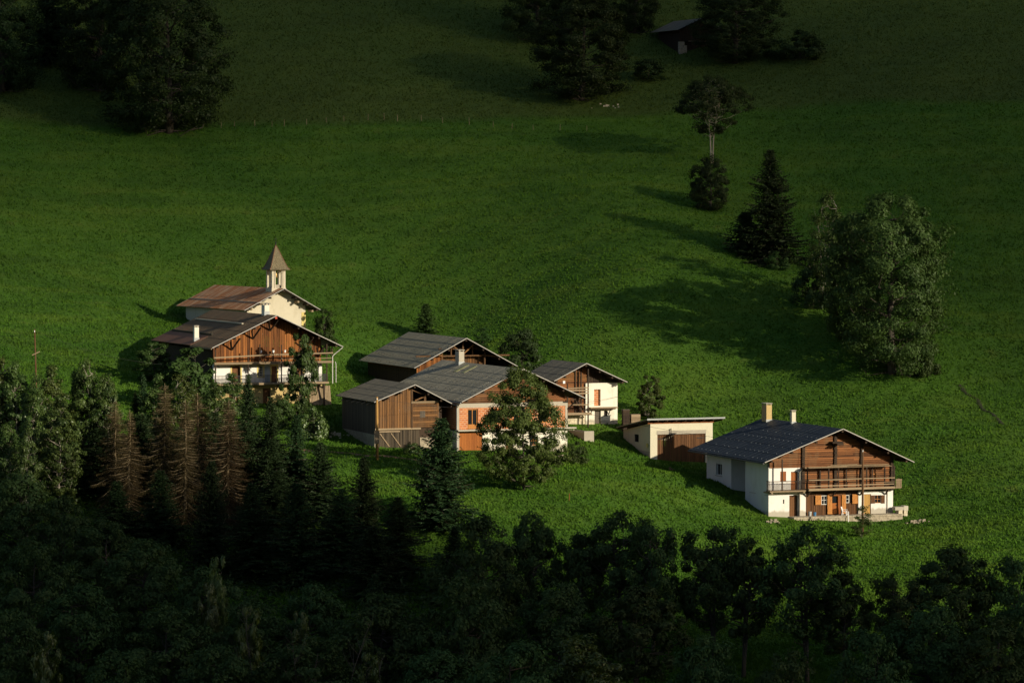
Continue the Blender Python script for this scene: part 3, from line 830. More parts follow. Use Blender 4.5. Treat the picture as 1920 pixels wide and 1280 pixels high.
    mo = h.part('long_balcony', mb, 'wood_pale')
    br = MB(25)
    for x0 in (4.7, 7.9, 11.4, 14.6):
        br.box(x0, x0 + 0.2, -1.15, 0.0, 2.82, 3.04); br.beam((x0 + 0.1, -0.9, 2.84), (x0 + 0.1, -0.08, 2.2), 0.14, 0.14)
    h.part('bracket', br, 'wood_dark', mo)
    ps = MB(26)
    for x0, z1 in ((4.3, 5.45), (6.98, 5.5), (8.18, 5.45), (11.76, 5.5), (14.06, 5.5), (15.28, 5.5)): ps.box(x0 - 0.06, x0 + 0.06, -1.24, -1.12, 3.14, z1)
    for x0 in (5.4, 10.5): ps.box(x0 - 0.05, x0 + 0.05, -1.24, -1.13, 3.14, 4.1)
    for x0 in (6.3, 9.6, 12.9): ps.box(x0 - 0.07, x0 + 0.07, -0.35, -0.22, 3.14, 5.6)
    h.part('balcony_post', ps, 'wood_dark', mo)
    rr = MB(27)
    rr.beam((4.3, -1.27, 4.15), (9.6, -1.27, 4.12), 0.07, 0.1); rr.beam((9.2, -1.33, 4.17), (15.3, -1.27, 4.16), 0.07, 0.1); rr.box(4.5, 15.2, -1.27, -1.25, 3.4, 3.5); rr.box(12.8, 15.2, -1.27, -1.25, 3.66, 3.72)
    h.part('rail', rr, 'wood_pale', mo)
    sh = MB(28); sh.box(3.95, 14.9, -1.3, -0.45, 5.5, 5.56)
    for a, b_, z in ((4.0, 9.3, 5.58), (6.8, 12.9, 5.63), (8.5, 14.6, 5.70), (7.2, 10.6, 5.77), (11, 14.8, 5.58)):
        y = -1.25 + sh.rng.uniform(0, 0.3); sh.box(a, b_, y, y + 0.28, z, z + 0.05)
    h.part('plank_stack', sh, 'wood_pale', mo)
    er = MB(29); er.box(15.36, 16.15, -1.3, -0.3, 2.95, 3.06)
    for k in range(6): er.box(15.42 + k * 0.13, 15.5 + k * 0.13, -1.32, -1.28, 3.07, 4.0)
    for k in range(6): er.box(16.1, 16.14, -1.25 + k * 0.16, -1.16 + k * 0.16, 3.07, 4.0)
    er.box(15.38, 16.18, -1.36, -1.325, 3.85, 3.95); h.part('end_railing', er, 'wood_pale', mo)
    # roof
    roof = gable_roof(h, RG, LF, RT_, -1.8, 20.4, 'roof_navy', seam=1.25, sheets=4, guards=5, gtone=0.85)
    gt = MB(); gt.tube([(LF[0] - 0.07, -1.7, LF[1] - 0.16), (LF[0] - 0.07, 20.3, LF[1] - 0.16)], [0.09, 0.09], 8); h.part('gutter', gt, 'verge_dark', roof)
    c1 = chimney(h, 7.55, 8.25, 17.5, 18.9, 9.2, 11.65, 'ochre'); c2 = chimney(h, 8.0, 8.5, 11.2, 11.75, 9.3, 11.15, 'cream', ledge=0.05)
    dp = MB(); dp.tube([(3.82, -0.12, -0.1), (3.82, -0.12, 5.0), (4.1, -0.3, 5.3)], [0.07] * 3, 8); dp.tube([(14.95, -0.08, 0), (14.95, -0.08, 2.6)], [0.05] * 2, 8); h.part('downpipe', dp, 'concrete')
    # terrace in front
    t = MB(31); t.box(2.5, 16.3, -1.5, -0.005, -0.22, -0.02)
    to = h.part('terrace', t, 'stone'); ts = MB(32); ts.box(2.55, 16.25, -1.42, -0.1, -1.3, -0.23); h.part('terrace_wall', ts, 'stone', to)
    return h
HR = build_right()

# ---- the lean-to garage
def build_garage():
    h = House("garage", "cream rendered flat roofed garage with wide brown plank doors", "garage", 1219.3, 861, 428, 20)
    w = MB(1)
    w.wall(0, 8.25, -1.2, 4.40, 0, 0.3, [(0.92, 7.32, -1.3, 3.04)])
    w.wall(0.3, 8.8, -0.6, 3.05, 0, 0.25, [(3.78, 5.18, 1.86, 2.80)], 'y')
    w.face([(0, 0.3, 3.05), (0, 0.3, 4.38), (0, 8.8, 3.05)][::-1], 0.5); w.face([(0.25, 0.3, 3.05), (0.25, 0.3, 4.38), (0.25, 8.8, 3.05)], 0.5)
    w.box(8.0, 8.25, 0.3, 8.8, -1, 3.05); w.box(0.25, 8.0, 8.6, 8.8, -0.5, 3.05)
    h.part('wall', w, 'cream')
    bs = MB(); bs.box(-0.04, -0.003, 0.05, 8.7, -0.8, 0.95); h.part('plinth', bs, 'concrete')
    ln = MB(); ln.box(0.86, 7.38, -0.035, -0.003, 3.02, 3.48); h.part('lintel', ln, 'concrete')
    d = MB(3); d.boards_v(0.94, 7.30, -1.1, lambda x: 3.0, 0.22, 0.21, 0.05, 0.02); do = h.part('garage_door', d, 'door_brown')
    hg = MB(); hg.box(6.2, 7.2, 0.10, 0.135, 2.45, 2.53); hg.box(1.0, 1.9, 0.10, 0.135, 2.45, 2.53); h.part('hinge', hg, 'iron', do)
    window(h, 3.78, 5.18, 1.86, 2.80, 0.1, (2, 0), 'iron', side=True)
    mbx = MB(); mbx.box(-0.16, -0.003, 0.55, 0.95, 1.44, 1.92); h.part('meter_box', mbx, 'yellow')
    r = MB(5)
    A = [(-0.75, -0.85, 4.86), (9.5, -0.85, 4.86), (9.5, 9.5, 3.30), (-0.75, 9.5, 3.30)]
    r.hexa(A, [(x, y, z + 0.12) for x, y, z in A], 0.5)
    for k in range(22): xx = -0.5 + k * 0.46; r.beam((xx, -0.83, 4.99), (xx, 9.45, 3.435), 0.04, 0.04)
    ro = h.part('roof', r, 'roof_grey')
    fa = MB(); fa.box(-0.78, 9.53, -0.90, -0.855, 4.84, 5.03); h.part('fascia', fa, 'zinc', ro)
    so = MB(6)
    for k in range(9):
        x0 = -0.55 + k * 1.22; so.hexa([(x0, -0.7, 4.64), (x0 + 0.14, -0.7, 4.64), (x0 + 0.14, 9.3, 3.12), (x0, 9.3, 3.12)], [(x0, -0.7, 4.84), (x0 + 0.14, -0.7, 4.84), (x0 + 0.14, 9.3, 3.28), (x0, 9.3, 3.28)])
    h.part('rafter', so, 'wood_dark', ro)
    wp = MB(); wp.box(-0.35, 8.4, -0.05, -0.004, 4.33, 4.45); h.part('wall_plate', wp, 'wood_red')
    ip = MB(); ip.tube([(2.62, -0.25, 2.0), (2.62, -0.25, 3.75)], [0.05, 0.05], 6); ip.box(2.58, 2.66, -0.24, -0.004, 3.6, 3.66); h.part('cable_bracket', ip, 'iron')
    return h
HG = build_garage()

# ---- the small white chalet with broken plaster
def build_white():
    h = House("chalet", "small white plastered chalet with log left half and grey roof", "house", 1097.4, 798.5, 440, 22)
    RG, LF, RT_ = (-0.5, 7.95), (-4.9, 5.82), (5.05, 5.50)
    top = lambda x: zr(x, RG, LF, RT_) - 0.15
    w = MB(1)
    w.wall(0.05, 4.40, -0.5, 5.36, 0, 0.4, [(1.20, 2.08, 2.5, 4.58), (1.28, 2.12, -0.6, 1.90), (2.56, 3.03, 1.17, 1.85)])
    w.box(4.0, 4.4, 0.4, 8.5, -0.5, 5.3); w.box(-3.9, 4.0, 8.2, 8.5, -0.5, 5.3)
    h.part('wall', w, 'white_old')
    ft = MB(); ft.box(0.3, 1.24, -0.05, -0.004, -0.4, 0.42); ft.box(2.16, 4.43, -0.05, -0.004, -0.4, 0.38); h.part('plinth', ft, 'stone_pale')
    rs = MB(); rs.box(-2.3, -0.02, 0.25, 0.6, -0.6, 1.45); rs.box(-0.3, 0.04, 0.06, 0.5, -0.6, 1.45); h.part('stone_wall', rs, 'stone_pale')
    bk = MB(); bk.box(1.2, 2.08, 0.32, 0.36, 2.5, 4.6, 0.4); h.part('blocked_doorway', bk, 'brick')
    plank_door(h, 1.30, 2.10, -0.1, 1.88, 0.2, 'board_grey', 'cellar_door')
    window(h, 2.56, 3.03, 1.17, 1.85, 0.12, (1, 1), 'wood_dark', 0.05)
    g = MB(7)
    def span(z):
        zz = z + 0.2
        return (max(-3.9, RG[0] + (LF[0] - RG[0]) * (RG[1] - zz) / (RG[1] - LF[1])), 0.0 if z < 5.4 else min(0.3, RG[0] + (RT_[0] - RG[0]) * (RG[1] - zz) / (RG[1] - RT_[1])))
    g.boards_h(span, 1.5, 7.7, 0.42, 0.22, 0.12, 0.05); h.part('log_wall', g, 'log')
    sdw = MB(8)
    for k in range(24): sdw.box(-3.9, -3.75, 0.5, 8.4, -0.1 + k * 0.235, 0.12 + k * 0.235)
    h.part('side_wall', sdw, 'wood_dark')
    gb = MB(9); gb.boards_v(0.3, 4.35, 5.38, lambda x: max(5.4, top(x) - 0.02), 0.35, 0.25); h.part('gable_boards', gb, 'wood_dark')
    hl = MB(); hl.box(-2.93, -2.64, 0.22, 0.27, 5.37, 5.70); h.part('vent_hatch', hl, 'plastic')
    p = MB(10)
    for x0, z1, yy in ((-1.35, 7.4, 0.15), (-0.95, 7.5, 0.15), (-0.55, 7.6, 0.2)):
        p.box(x0, x0 + 0.16, yy, yy + 0.14, 1.6, z1)
    p.beam((-1.5, -0.3, 3.4), (-0.7, -0.3, 1.9), 0.16, 0.16); p.beam((-1.1, -0.3, 3.2), (-0.3, -0.3, 1.9), 0.14, 0.14)
    h.part('porch_post', p, 'wood_dark')
    b = MB(11)
    for k in range(5): b.box(-3.0, 0.05, -1.2 + k * 0.29, -1.2 + k * 0.29 + 0.26, 1.62, 1.72)
    b.box(-3.0, 0.2, -1.27, -1.205, 1.5, 1.78); b.box(-2.9, 0.45, -1.1, -0.95, 1.44, 1.6); bo = h.part('balcony', b, 'wood_pale')
    rl = MB(12)
    for z, t in ((4.88, 0.05), (4.52, -0.05), (4.2, 0.1), (2.76, -0.02)): rl.beam((-2.85, -1.2, z - t), (-0.05, -1.2, z), 0.08, 0.15)
    h.part('rail', rl, 'wood_pale', bo)
    ps = MB(13); ps.box(-0.17, -0.03, -1.2, -1.06, -0.2, 7.2); ps.box(-2.98, -2.84, -1.2, -1.06, -0.3, 5.4); h.part('balcony_post', ps, 'wood_dark', bo)
    sb = MB(14); sb.box(0.4, 4.15, -0.75, -0.005, 2.20, 2.34); so = h.part('upper_landing', sb, 'wood_pale')
    sk = MB(15)
    for x0 in (0.7, 3.2): sk.beam((x0, -0.6, 2.18), (x0, -0.03, 1.4), 0.08, 0.08)
    sk.box(0.5, 3.9, -0.6, -0.5, 2.06, 2.19); h.part('bracket', sk, 'wood_dark', so)
    gable_roof(h, RG, LF, RT_, -1.6, 9.5, 'roof_slate', seam=0.5, sheets=2)
    return h
HW = build_white()

# ---- the brick farmhouse in the middle
def build_brick():
    h = House("brick_house", "half finished orange brick farmhouse with grey sheet roof and yellow skylights", "house", 857.3, 848, 418, 22)
    RG, LF, RT_ = (7.87, 9.88), (-0.05, 6.12), (16.05, 6.17)
    top = lambda x: zr(x, RG, LF, RT_) - 0.15
    w = MB(1); w.wall(0.26, 13.95, 2.72, 5.30, 0, 0.3, [(1.32, 2.64, 2.74, 5.14), (4.2, 5.7, 3.3, 5.0), (7.2, 8.7, 3.3, 5.0), (10.4, 11.7, 3.3, 5.0)])
    h.part('brick_wall', w, 'brick')
    sw = MB(2); sw.box(0.02, 0.3, 0.3, 24, 2.72, 5.9, 0.3); sw.box(13.9, 14.2, 0.3, 24, 2.72, 5.9, 0.3); h.part('side_wall', sw, 'brick')
    c = MB(3); c.box(-0.02, 0.26, -0.03, 0.3, -0.6, 5.8); c.box(13.95, 14.25, -0.03, 0.3, 2.72, 5.8); c.box(0.26, 13.95, -0.03, 0.3, 5.30, 5.8)
    h.part('concrete_frame', c, 'concrete')
    s = MB(4); s.box(-0.15, 15.1, -0.75, 0.3, 2.56, 2.70, 0.8); s.box(-0.02, 14.2, 0.0, 24, 2.40, 2.555); h.part('floor_slab', s, 'concrete')
    lw = MB(5); lw.wall(3.25, 14.2, -1.2, 2.40, 0, 0.35, [(6.2, 7.2, -1.3, 1.9), (9.3, 10.4, 0.6, 1.7)]); lw.box(0.0, 0.3, 0.3, 24, -0.8, 2.40); lw.box(13.9, 14.2, 0.35, 24, -0.8, 2.40)
    h.part('ground_floor_wall', lw, 'white_old')
    plank_door(h, 0.28, 3.2, -0.5, 2.30, 0.12, 'door_orange', 'barn_door', 0.3)
    plank_door(h, 6.22, 7.18, -0.8, 1.88, 0.2, 'door_brown', 'cellar_door'); window(h, 9.3, 10.4, 0.6, 1.7, 0.2, (1, 1), 'wood_honey')
    window(h, 1.32, 2.64, 2.76, 5.14, 0.14, (1, 0), 'wood_honey', 0.12, 'french_window'); lo = MB(); lo.box(1.44, 2.52, 0.10, 0.135, 2.8, 3.3); h.part('window_panel', lo, 'wood_honey')
    for a, b_ in ((4.2, 5.7), (7.2, 8.7), (10.4, 11.7)): window(h, a, b_, 3.3, 5.0, 0.14, (1, 0), 'wood_honey', 0.1)
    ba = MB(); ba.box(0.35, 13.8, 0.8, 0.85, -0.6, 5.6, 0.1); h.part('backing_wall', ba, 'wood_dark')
    g = MB(6)
    def span(z):
        zz = z + 0.2
        return (max(0.3, RG[0] + (LF[0] - RG[0]) * (RG[1] - zz) / (RG[1] - LF[1])), min(13.9, RG[0] + (RT_[0] - RG[0]) * (RG[1] - zz) / (RG[1] - RT_[1])))
    g.boards_h(span, 5.82, 9.65, 0.12, 0.23, 0.12, 0.03); h.part('log_gable', g, 'log')
    bb = MB(7); bb.boards_v(0.3, 13.9, 5.8, top, 24.1, 0.3); h.part('back_gable', bb, 'wood_dark')
    pr = MB(8); pr.beam((15.2, -1.0, 6.2), (14.3, -0.1, 4.9), 0.14, 0.14); pr.box(14.2, 15.6, -1.1, -0.95, 6.0, 6.15); h.part('brace', pr, 'wood_dark')
    roof = gable_roof(h, RG, LF, RT_, -1.6, 25.6, 'roof_grey2', seam=0.55, sheets=4, guards=4)
    k = MB(9); sl = (RG[1] - LF[1]) / (RG[0] - LF[0])
    for y0 in (15.0, 12.2):
        a, b_ = 5.70, 7.35
        za, zb = LF[1] + (a - LF[0]) * sl + 0.03, LF[1] + (b_ - LF[0]) * sl + 0.03
        k.hexa([(a, y0, za - 0.03), (b_, y0, zb - 0.03), (b_, y0 + 1.0, zb - 0.03), (a, y0 + 1.0, za - 0.03)], [(a, y0, za), (b_, y0, zb), (b_, y0 + 1.0, zb), (a, y0 + 1.0, za)])
    h.part('skylight', k, 'skylight', roof)
    chimney(h, 7.15, 7.85, 17.9, 19.2, 9.2, 11.2, 'concrete')
    gt = MB(); gt.tube([(LF[0] - 0.08, -1.5, LF[1] - 0.15), (LF[0] - 0.08, 25, LF[1] - 0.15)], [0.07] * 2, 8); h.part('gutter', gt, 'zinc', roof)
    dp = MB(); dp.tube([(-0.1, -1.3, 6.0), (-0.08, -0.12, 5.3), (-0.08, -0.12, 0.0)], [0.05] * 3, 8); h.part('downpipe', dp, 'zinc', roof)
    return h
HB = build_brick()

# ---- the tall open gabled barn behind it
def build_barn():
    h = House("barn", "big dark timber barn with open trussed gable and plain grey roof", "barn", 785, 737, 449, 20)
    RG, LF, RT_ = (5.94, 7.03), (-1.13, 3.31), (12.95, 3.28)
    top = lambda x: zr(x, RG, LF, RT_) - 0.2
    w = MB(1)
    for k in range(46): a = 0.2 + k * 0.46; w.box(0.0, 0.08 + w.rng.uniform(0, .03), a, a + 0.44, -1.5, top(0.05))
    w.boards_v(0.1, 11.9, -1.5, lambda x: 3.3, 0.1, 0.3); w.box(11.8, 11.95, 0.2, 21, -1.5, top(11.9)); w.boards_v(0.1, 11.8, -1.5, top, 21.3, 0.4)
    h.part('wall', w, 'wood_dark')
    g = MB(2); g.boards_v(-0.3, 3.0, 1.0, lambda x: top(x) - 0.12, 0.02, 0.2); h.part('gable_cladding', g, 'board_orange')
    lb = MB(3); lb.boards_v(3.02, 9.3, 2.6, lambda x: 4.55, 0.9, 0.21); h.part('loft_boards', lb, 'board_brown')
    t = MB(4); t.box(-0.4, 12.3, -0.15, 0.05, 4.62, 4.8); t.box(2.9, 9.2, 0.5, 0.7, 5.5, 5.68)
    for x0 in (3.0, 5.85, 8.8): t.box(x0, x0 + 0.2, -0.2, -0.02, 3.2, top(x0 + .1) - 0.1)
    t.beam((5.95, -0.1, 4.9), (4.4, -0.1, 6.2), 0.16, 0.16); t.beam((5.95, -0.1, 4.9), (7.5, -0.1, 6.2), 0.16, 0.16); t.beam((3.1, -0.1, 4.7), (2.2, -1.2, 4.9), 0.14, 0.14); t.beam((8.9, -0.1, 4.7), (10.2, -1.2, 4.6), 0.14, 0.14)
    for x0 in (4.4, 7.3): t.box(x0, x0 + 0.15, 0.2, 0.35, 4.6, top(x0) - 0.1)
    h.part('truss', t, 'board_brown')
    sp = MB(5)
    for k in range(9): sp.box(-0.7, -0.05, 1.5 + k * 2.2, 1.65 + k * 2.2, 3.0, 3.15)
    h.part('rafter', sp, 'board_brown')
    gable_roof(h, RG, LF, RT_, -1.6, 22.0, 'roof_grey', seam=0.55, sheets=4, guards=4)
    return h
HBN = build_barn()

# ---- the little brown shed barn
def build_small():
    h = House("shed", "small brown board and log barn with sagging grey sheet roof", "barn", 704.5, 836, 416, 20)
    RG, LF, RT_ = (4.6, 7.26), (-0.5, 5.28), (9.75, 4.66)
    top = lambda x: zr(x, RG, LF, RT_) - 0.16
    g = MB(3); g.boards_v(-0.05, 4.45, 2.1, top, 0.05, 0.30, 0.07, 0.10, 0.15); h.part('gable_boards', g, 'board_brown')
    lw = MB(4); lw.boards_h(lambda z: (4.5, 7.65), 2.1, 5.1, 0.1, 0.27, 0.16, 0.05); h.part('log_wall', lw, 'board_brown')
    lo = MB(5); lo.boards_v(0.0, 5.5, -0.5, lambda x: 1.85, 0.12, 0.2, 0.05, 0.05); h.part('lower_boards', lo, 'board_base')
    bm = MB(6); bm.box(-0.1, 5.6, -0.14, 0.0, 1.88, 2.08); bm.box(0.2, 3.0, -0.1, 0.05, 1.62, 1.76); bm.beam((0.5, -0.0, 1.5), (1.7, -0.0, -0.1), 0.05, 0.12); bm.beam((1.9, -0.0, 1.5), (3.1, -0.0, -0.1), 0.05, 0.12); bm.box(4.4, 7.8, -0.15, 0.0, 4.98, 5.22)
    h.part('beam', bm, 'wood_pale')
    tr = MB(7); tr.beam((4.5, -0.1, 6.6), (7.75, -0.1, 5.35), 0.14, 0.16); tr.box(6.0, 6.25, -0.14, 0.02, 5.2, 6.3); tr.beam((4.9, -0.05, 5.3), (6.0, -0.05, 5.75), 0.1, 0.16); tr.box(4.4, 4.6, -0.14, 0.04, 2.0, 6.9); tr.box(7.65, 7.85, -0.1, 0.1, -0.4, 5.2)
    h.part('truss', tr, 'board_brown')
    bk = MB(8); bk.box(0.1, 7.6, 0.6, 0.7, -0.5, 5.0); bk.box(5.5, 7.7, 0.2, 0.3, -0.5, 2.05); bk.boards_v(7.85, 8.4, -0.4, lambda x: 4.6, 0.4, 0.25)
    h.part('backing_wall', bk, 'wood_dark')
    sd = MB(9)
    for k in range(44): a = 0.15 + k * 0.3; sd.box(-0.02, 0.06 + sd.rng.uniform(0, .02), a, a + 0.28, 1.35, top(0.05) - 0.02)
    sd.box(7.9, 8.05, 0.3, 13.3, -0.5, 4.9); sd.boards_v(0, 8, 0, top, 13.4, 0.4)
    h.part('side_wall', sd, 'board_grey')
    st = MB(10); st.box(-0.12, 0.3, 0.1, 13.3, -1.0, 1.32); st.box(5.5, 7.8, -0.05, 0.18, -0.6, 0.9); h.part('stone_base', st, 'stone')
    dw = MB(11); dw.box(5.5, 6.15, -0.12, -0.08, 3.28, 4.06); h.part('hatch', dw, 'board_grey')
    bl = MB(12); bl.box(2.95, 3.12, -0.04, -0.015, 3.95, 4.3)
    for z in (5.0, 5.35): bl.box(1.55, 1.68, -0.06, -0.02, z, z + 0.13)
    h.part('vent_hole', bl, 'plastic', label="pale round vent hole")
    pb = MB(13)
    for k in range(6): pb.tube([(-0.75, 1.2 + k * 2.0, 4.85), (0.1, 1.2 + k * 2.0, 5.1)], [0.09, 0.09], 7)
    h.part('rafter_end', pb, 'wood_pale')
    gable_roof(h, RG, LF, RT_, -1.0, 14.6, 'roof_slate', seam=0.6, sheets=3, guards=0)
    return h
HS = build_small()

# ---- the large farmhouse below the chapel
def build_big():
    h = House("farmhouse", "large farmhouse with orange boarded gable, white storey and overgrown balconies", "house", 400, 757, 432, 22)
    RG, LF, RT_ = (7.6, 10.86), (-0.75, 6.97), (16.2, 6.87)
    top = lambda x: zr(x, RG, LF, RT_) - 0.18
    w = MB(1); w.wall(0.05, 14.1, 2.5, 5.05, 0, 0.45, [(2.4, 3.5, 2.4, 4.6), (5.80, 6.43, 3.26, 4.53), (7.52, 8.24, 2.4, 4.5), (10.6, 11.6, 2.4, 4.5)])
    w.box(13.7, 14.1, 0.45, 24, -1.0, 6.0)
    h.part('white_wall', w, 'white')
    sw = MB(2); sw.wall(0.46, 24, -0.8, 6.6, 0.02, 0.4, [], 'y'); h.part('side_wall', sw, 'wood_dark')
    lw = MB(2); lw.wall(0.05, 14.1, -1.2, 2.48, 0, 0.45, [(2.0, 3.2, -1.3, 1.7), (6.4, 7.4, -1.3, 1.8), (11.18, 11.95, -1.3, 1.45)]); h.part('lower_wall', lw, 'ochre')
    plank_door(h, 2.02, 3.18, -0.9, 1.68, 0.25, 'door_brown', 'cellar_door'); plank_door(h, 6.42, 7.38, -0.9, 1.78, 0.25, 'door_brown', 'cellar_door'); plank_door(h, 11.2, 11.93, -0.9, 1.43, 0.25, 'board_grey', 'cellar_door')
    su = MB(3)
    for a, b_, z0, z1 in ((2.4, 3.5, 2.6, 4.6), (5.80, 6.43, 3.26, 4.53), (7.52, 8.24, 2.6, 4.5), (10.6, 11.6, 2.6, 4.5)):
        su.box(a - 0.17, a - 0.003, -0.03, -0.004, z0, z1 + 0.2); su.box(b_ + 0.003, b_ + 0.17, -0.03, -0.004, z0, z1 + 0.2); su.box(a - 0.003, b_ + 0.003, -0.03, -0.004, z1 + 0.003, z1 + 0.2)
        if z0 > 3: su.box(a - 0.17, b_ + 0.17, -0.05, -0.004, z0 - 0.15, z0 - 0.004)
    h.part('window_surround', su, 'yellow')
    window(h, 5.80, 6.43, 3.26, 4.53, 0.12, (2, 3), 'white', 0.045); plank_door(h, 7.53, 8.2, 2.55, 4.48, 0.2, 'door_brown', 'balcony_door'); plank_door(h, 2.42, 3.48, 2.55, 4.58, 0.2, 'door_brown', 'balcony_door'); plank_door(h, 10.62, 11.58, 2.55, 4.48, 0.2, 'door_brown', 'balcony_door')
    bp = MB(); bp.box(6.62, 7.33, -0.02, -0.003, 2.55, 4.5); h.part('painted_panel', bp, 'bluegrey')
    g = MB(4); g.boards_v(0.0, 14.0, 5.05, top, 0.12, 0.34, 0.08, 0.09); h.part('gable_boards', g, 'board_orange')
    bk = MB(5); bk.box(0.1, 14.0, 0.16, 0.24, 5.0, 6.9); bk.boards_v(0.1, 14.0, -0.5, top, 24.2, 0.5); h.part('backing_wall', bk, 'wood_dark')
    pl = MB(6); x = 12.3
    while x < 14.9: pl.hexa([(x, -0.75, -0.4), (x + 0.17, -0.75, -0.4), (x + 0.17, -0.69, -0.4), (x, -0.69, -0.4)], [(x, -0.2, 2.0 + pl.rng.uniform(-.6, .1)), (x + 0.17, -0.2, 2.0), (x + 0.17, -0.14, 2.0), (x, -0.14, 2.0)]); x += 0.2
    h.part('leaning_plank', pl, 'wood_pale')
    # V struts under the roof overhang
    v = MB(7)
    for x0, z0 in ((7.35, 8.9), (5.1, 7.9), (2.4, 6.6), (11.9, 6.6)):
        v.beam((x0, 0.0, z0), (x0 - 0.55, -1.4, z0 + 1.25), 0.15, 0.17); v.beam((x0, 0.0, z0), (x0 + 0.6, -1.4, min(z0 + 1.45, top(x0 + .6) - 0.2)), 0.15, 0.17)
    v.beam((13.6, -0.1, 5.6), (14.4, -0.5, 7.0), 0.16, 0.16); v.beam((13.6, -0.1, 5.6), (13.1, -0.9, 6.8), 0.16, 0.16)
    h.part('strut', v, 'wood_dark')
    # upper balcony
    ub = MB(8)
    for k in range(4): ub.box(-0.2, 15.1, -1.3 + k * 0.33, -1.3 + k * 0.33 + 0.31, 5.0, 5.08)
    ub.box(-0.25, 15.15, -1.38, -1.305, 4.86, 5.12); uo = h.part('upper_balcony', ub, 'wood_pale')
    ur = MB(9); ur.beam((-0.3, -1.36, 5.72), (8.0, -1.36, 6.02), 0.08, 0.16); ur.beam((7.6, -1.38, 5.98), (15.1, -1.36, 6.1), 0.08, 0.16); ur.box(8, 15.1, -1.37, -1.33, 5.4, 5.5); h.part('rail', ur, 'wood_pale', uo)
    up = MB(10)
    for x0, z0, z1 in ((-0.1, 2.5, 6.9), (4.1, 2.5, 6.6), (8.4, 2.5, 7.2), (12.3, 2.5, 6.9), (14.3, 2.5, 7.2), (15.0, 4.9, 6.9), (5.6, 5.1, 7.3)): up.box(x0 - 0.06, x0 + 0.06, -1.33, -1.21, z0, z1)
    h.part('balcony_post', up, 'wood_dark', uo)
    # lower balcony
    lb = MB(11)
    for k in range(4): lb.box(-0.4, 14.5, -1.3 + k * 0.33, -1.3 + k * 0.33 + 0.31, 2.42, 2.5)
    lb.box(-0.45, 14.55, -1.38, -1.305, 2.3, 2.54); lo = h.part('lower_balcony', lb, 'wood_pale')
    lr = MB(12); railing(lr, -0.4, 14.4, -1.28, 2.56, 3.45, 0.17, 0.035); railing(lr, -1.2, 0.4, 14.4, 2.56, 3.45, 0.17, 0.035, 'y'); h.part('railing', lr, 'iron', lo)
    br = MB(13)
    for x0 in (0.5, 4.0, 8.0, 12.2, 14.0): br.box(x0, x0 + 0.18, -1.2, 0, 2.24, 2.41); br.beam((x0 + .09, -1.0, 2.26), (x0 + .09, -0.05, 1.6), 0.13, 0.13)
    br.box(13.9, 14.1, -1.2, -1.0, -0.6, 2.3); h.part('bracket', br, 'wood_dark', lo)
    # pots and small pale things on the balconies
    pt = MB(14)
    for x0 in (6.0, 7.6, 9.1): pt.tube([(x0, -0.5, 6.2), (x0, -0.5, 6.5)], [0.1, 0.14], 8)
    h.part('hanging_pot', pt, 'plastic')
    # roof
    roof = gable_roof(h, RG, LF, RT_, -2.0, 24.8, 'roof_brown', seam=1.0, sheets=3)
    ls = MB(15); sl = (RG[1] - LF[1]) / (RG[0] - LF[0])
    for a, y0, y1 in ((4.9, 3.5, 23.5), (1.9, 6.5, 24.0)):
        z = LF[1] + (a - LF[0]) * sl; ls.box(a - 0.1, a + 0.12, y0, y1, z + 0.02, z + 0.17)
    h.part('snow_bar', ls, 'roof_slate', roof)
    rp = MB(16)
    A = [(-0.8, 7.0), (1.6, 7.0 + 2.4 * sl)]
    za = LF[1] + (A[0][0] - LF[0]) * sl; zb = LF[1] + (A[1][0] - LF[0]) * sl
    rp.hexa([(-0.8, 7.0, za + 0.02), (1.6, 7.0, zb + 0.02), (1.6, 24.6, zb + 0.02), (-0.8, 24.6, za + 0.02)], [(-0.8, 7.0, za + 0.05), (1.6, 7.0, zb + 0.05), (1.6, 24.6, zb + 0.05), (-0.8, 24.6, za + 0.05)], 0.5)
    h.part('red_sheet', rp, 'roof_red', roof)
    ew = MB(17); z0 = LF[1] - 0.12; ew.box(LF[0] - 0.12, LF[0] - 0.01, -1.95, 7.0, z0 - 0.08, z0 + 0.08); h.part('eave_board', ew, 'wood_pale', roof)
    chimney(h, 0.05, 0.62, 8.0, 8.6, 7.1, 9.15, 'white_old', ledge=0.03); chimney(h, 7.3, 7.9, 2.0, 3.3, 10.5, 12.0, 'white_old', cap='verge_dark', ledge=0.14)
    dp = MB(18); dp.tube([(RT_[0] - 0.05, -1.9, RT_[1] - 0.12), (RT_[0] - 0.9, -1.45, RT_[1] - 0.9), (RT_[0] - 1.2, -1.42, RT_[1] - 1.2), (RT_[0] - 1.2, -1.42, 2.3)], [0.06] * 4, 8); dp.tube([(RT_[0] - 0.85, -1.42, 5.0), (RT_[0] - 0.75, -1.42, 4.7), (RT_[0] - 0.75, -1.42, 2.4)], [0.04] * 3, 8); h.part('downpipe', dp, 'pipe')
    hp = MB(19); hp.box(7.35, 7.6, -2.03, -1.96, 10.42, 10.66); h.part('ridge_plaque', hp, 'redpaint', roof)
    return h
HF = build_big()

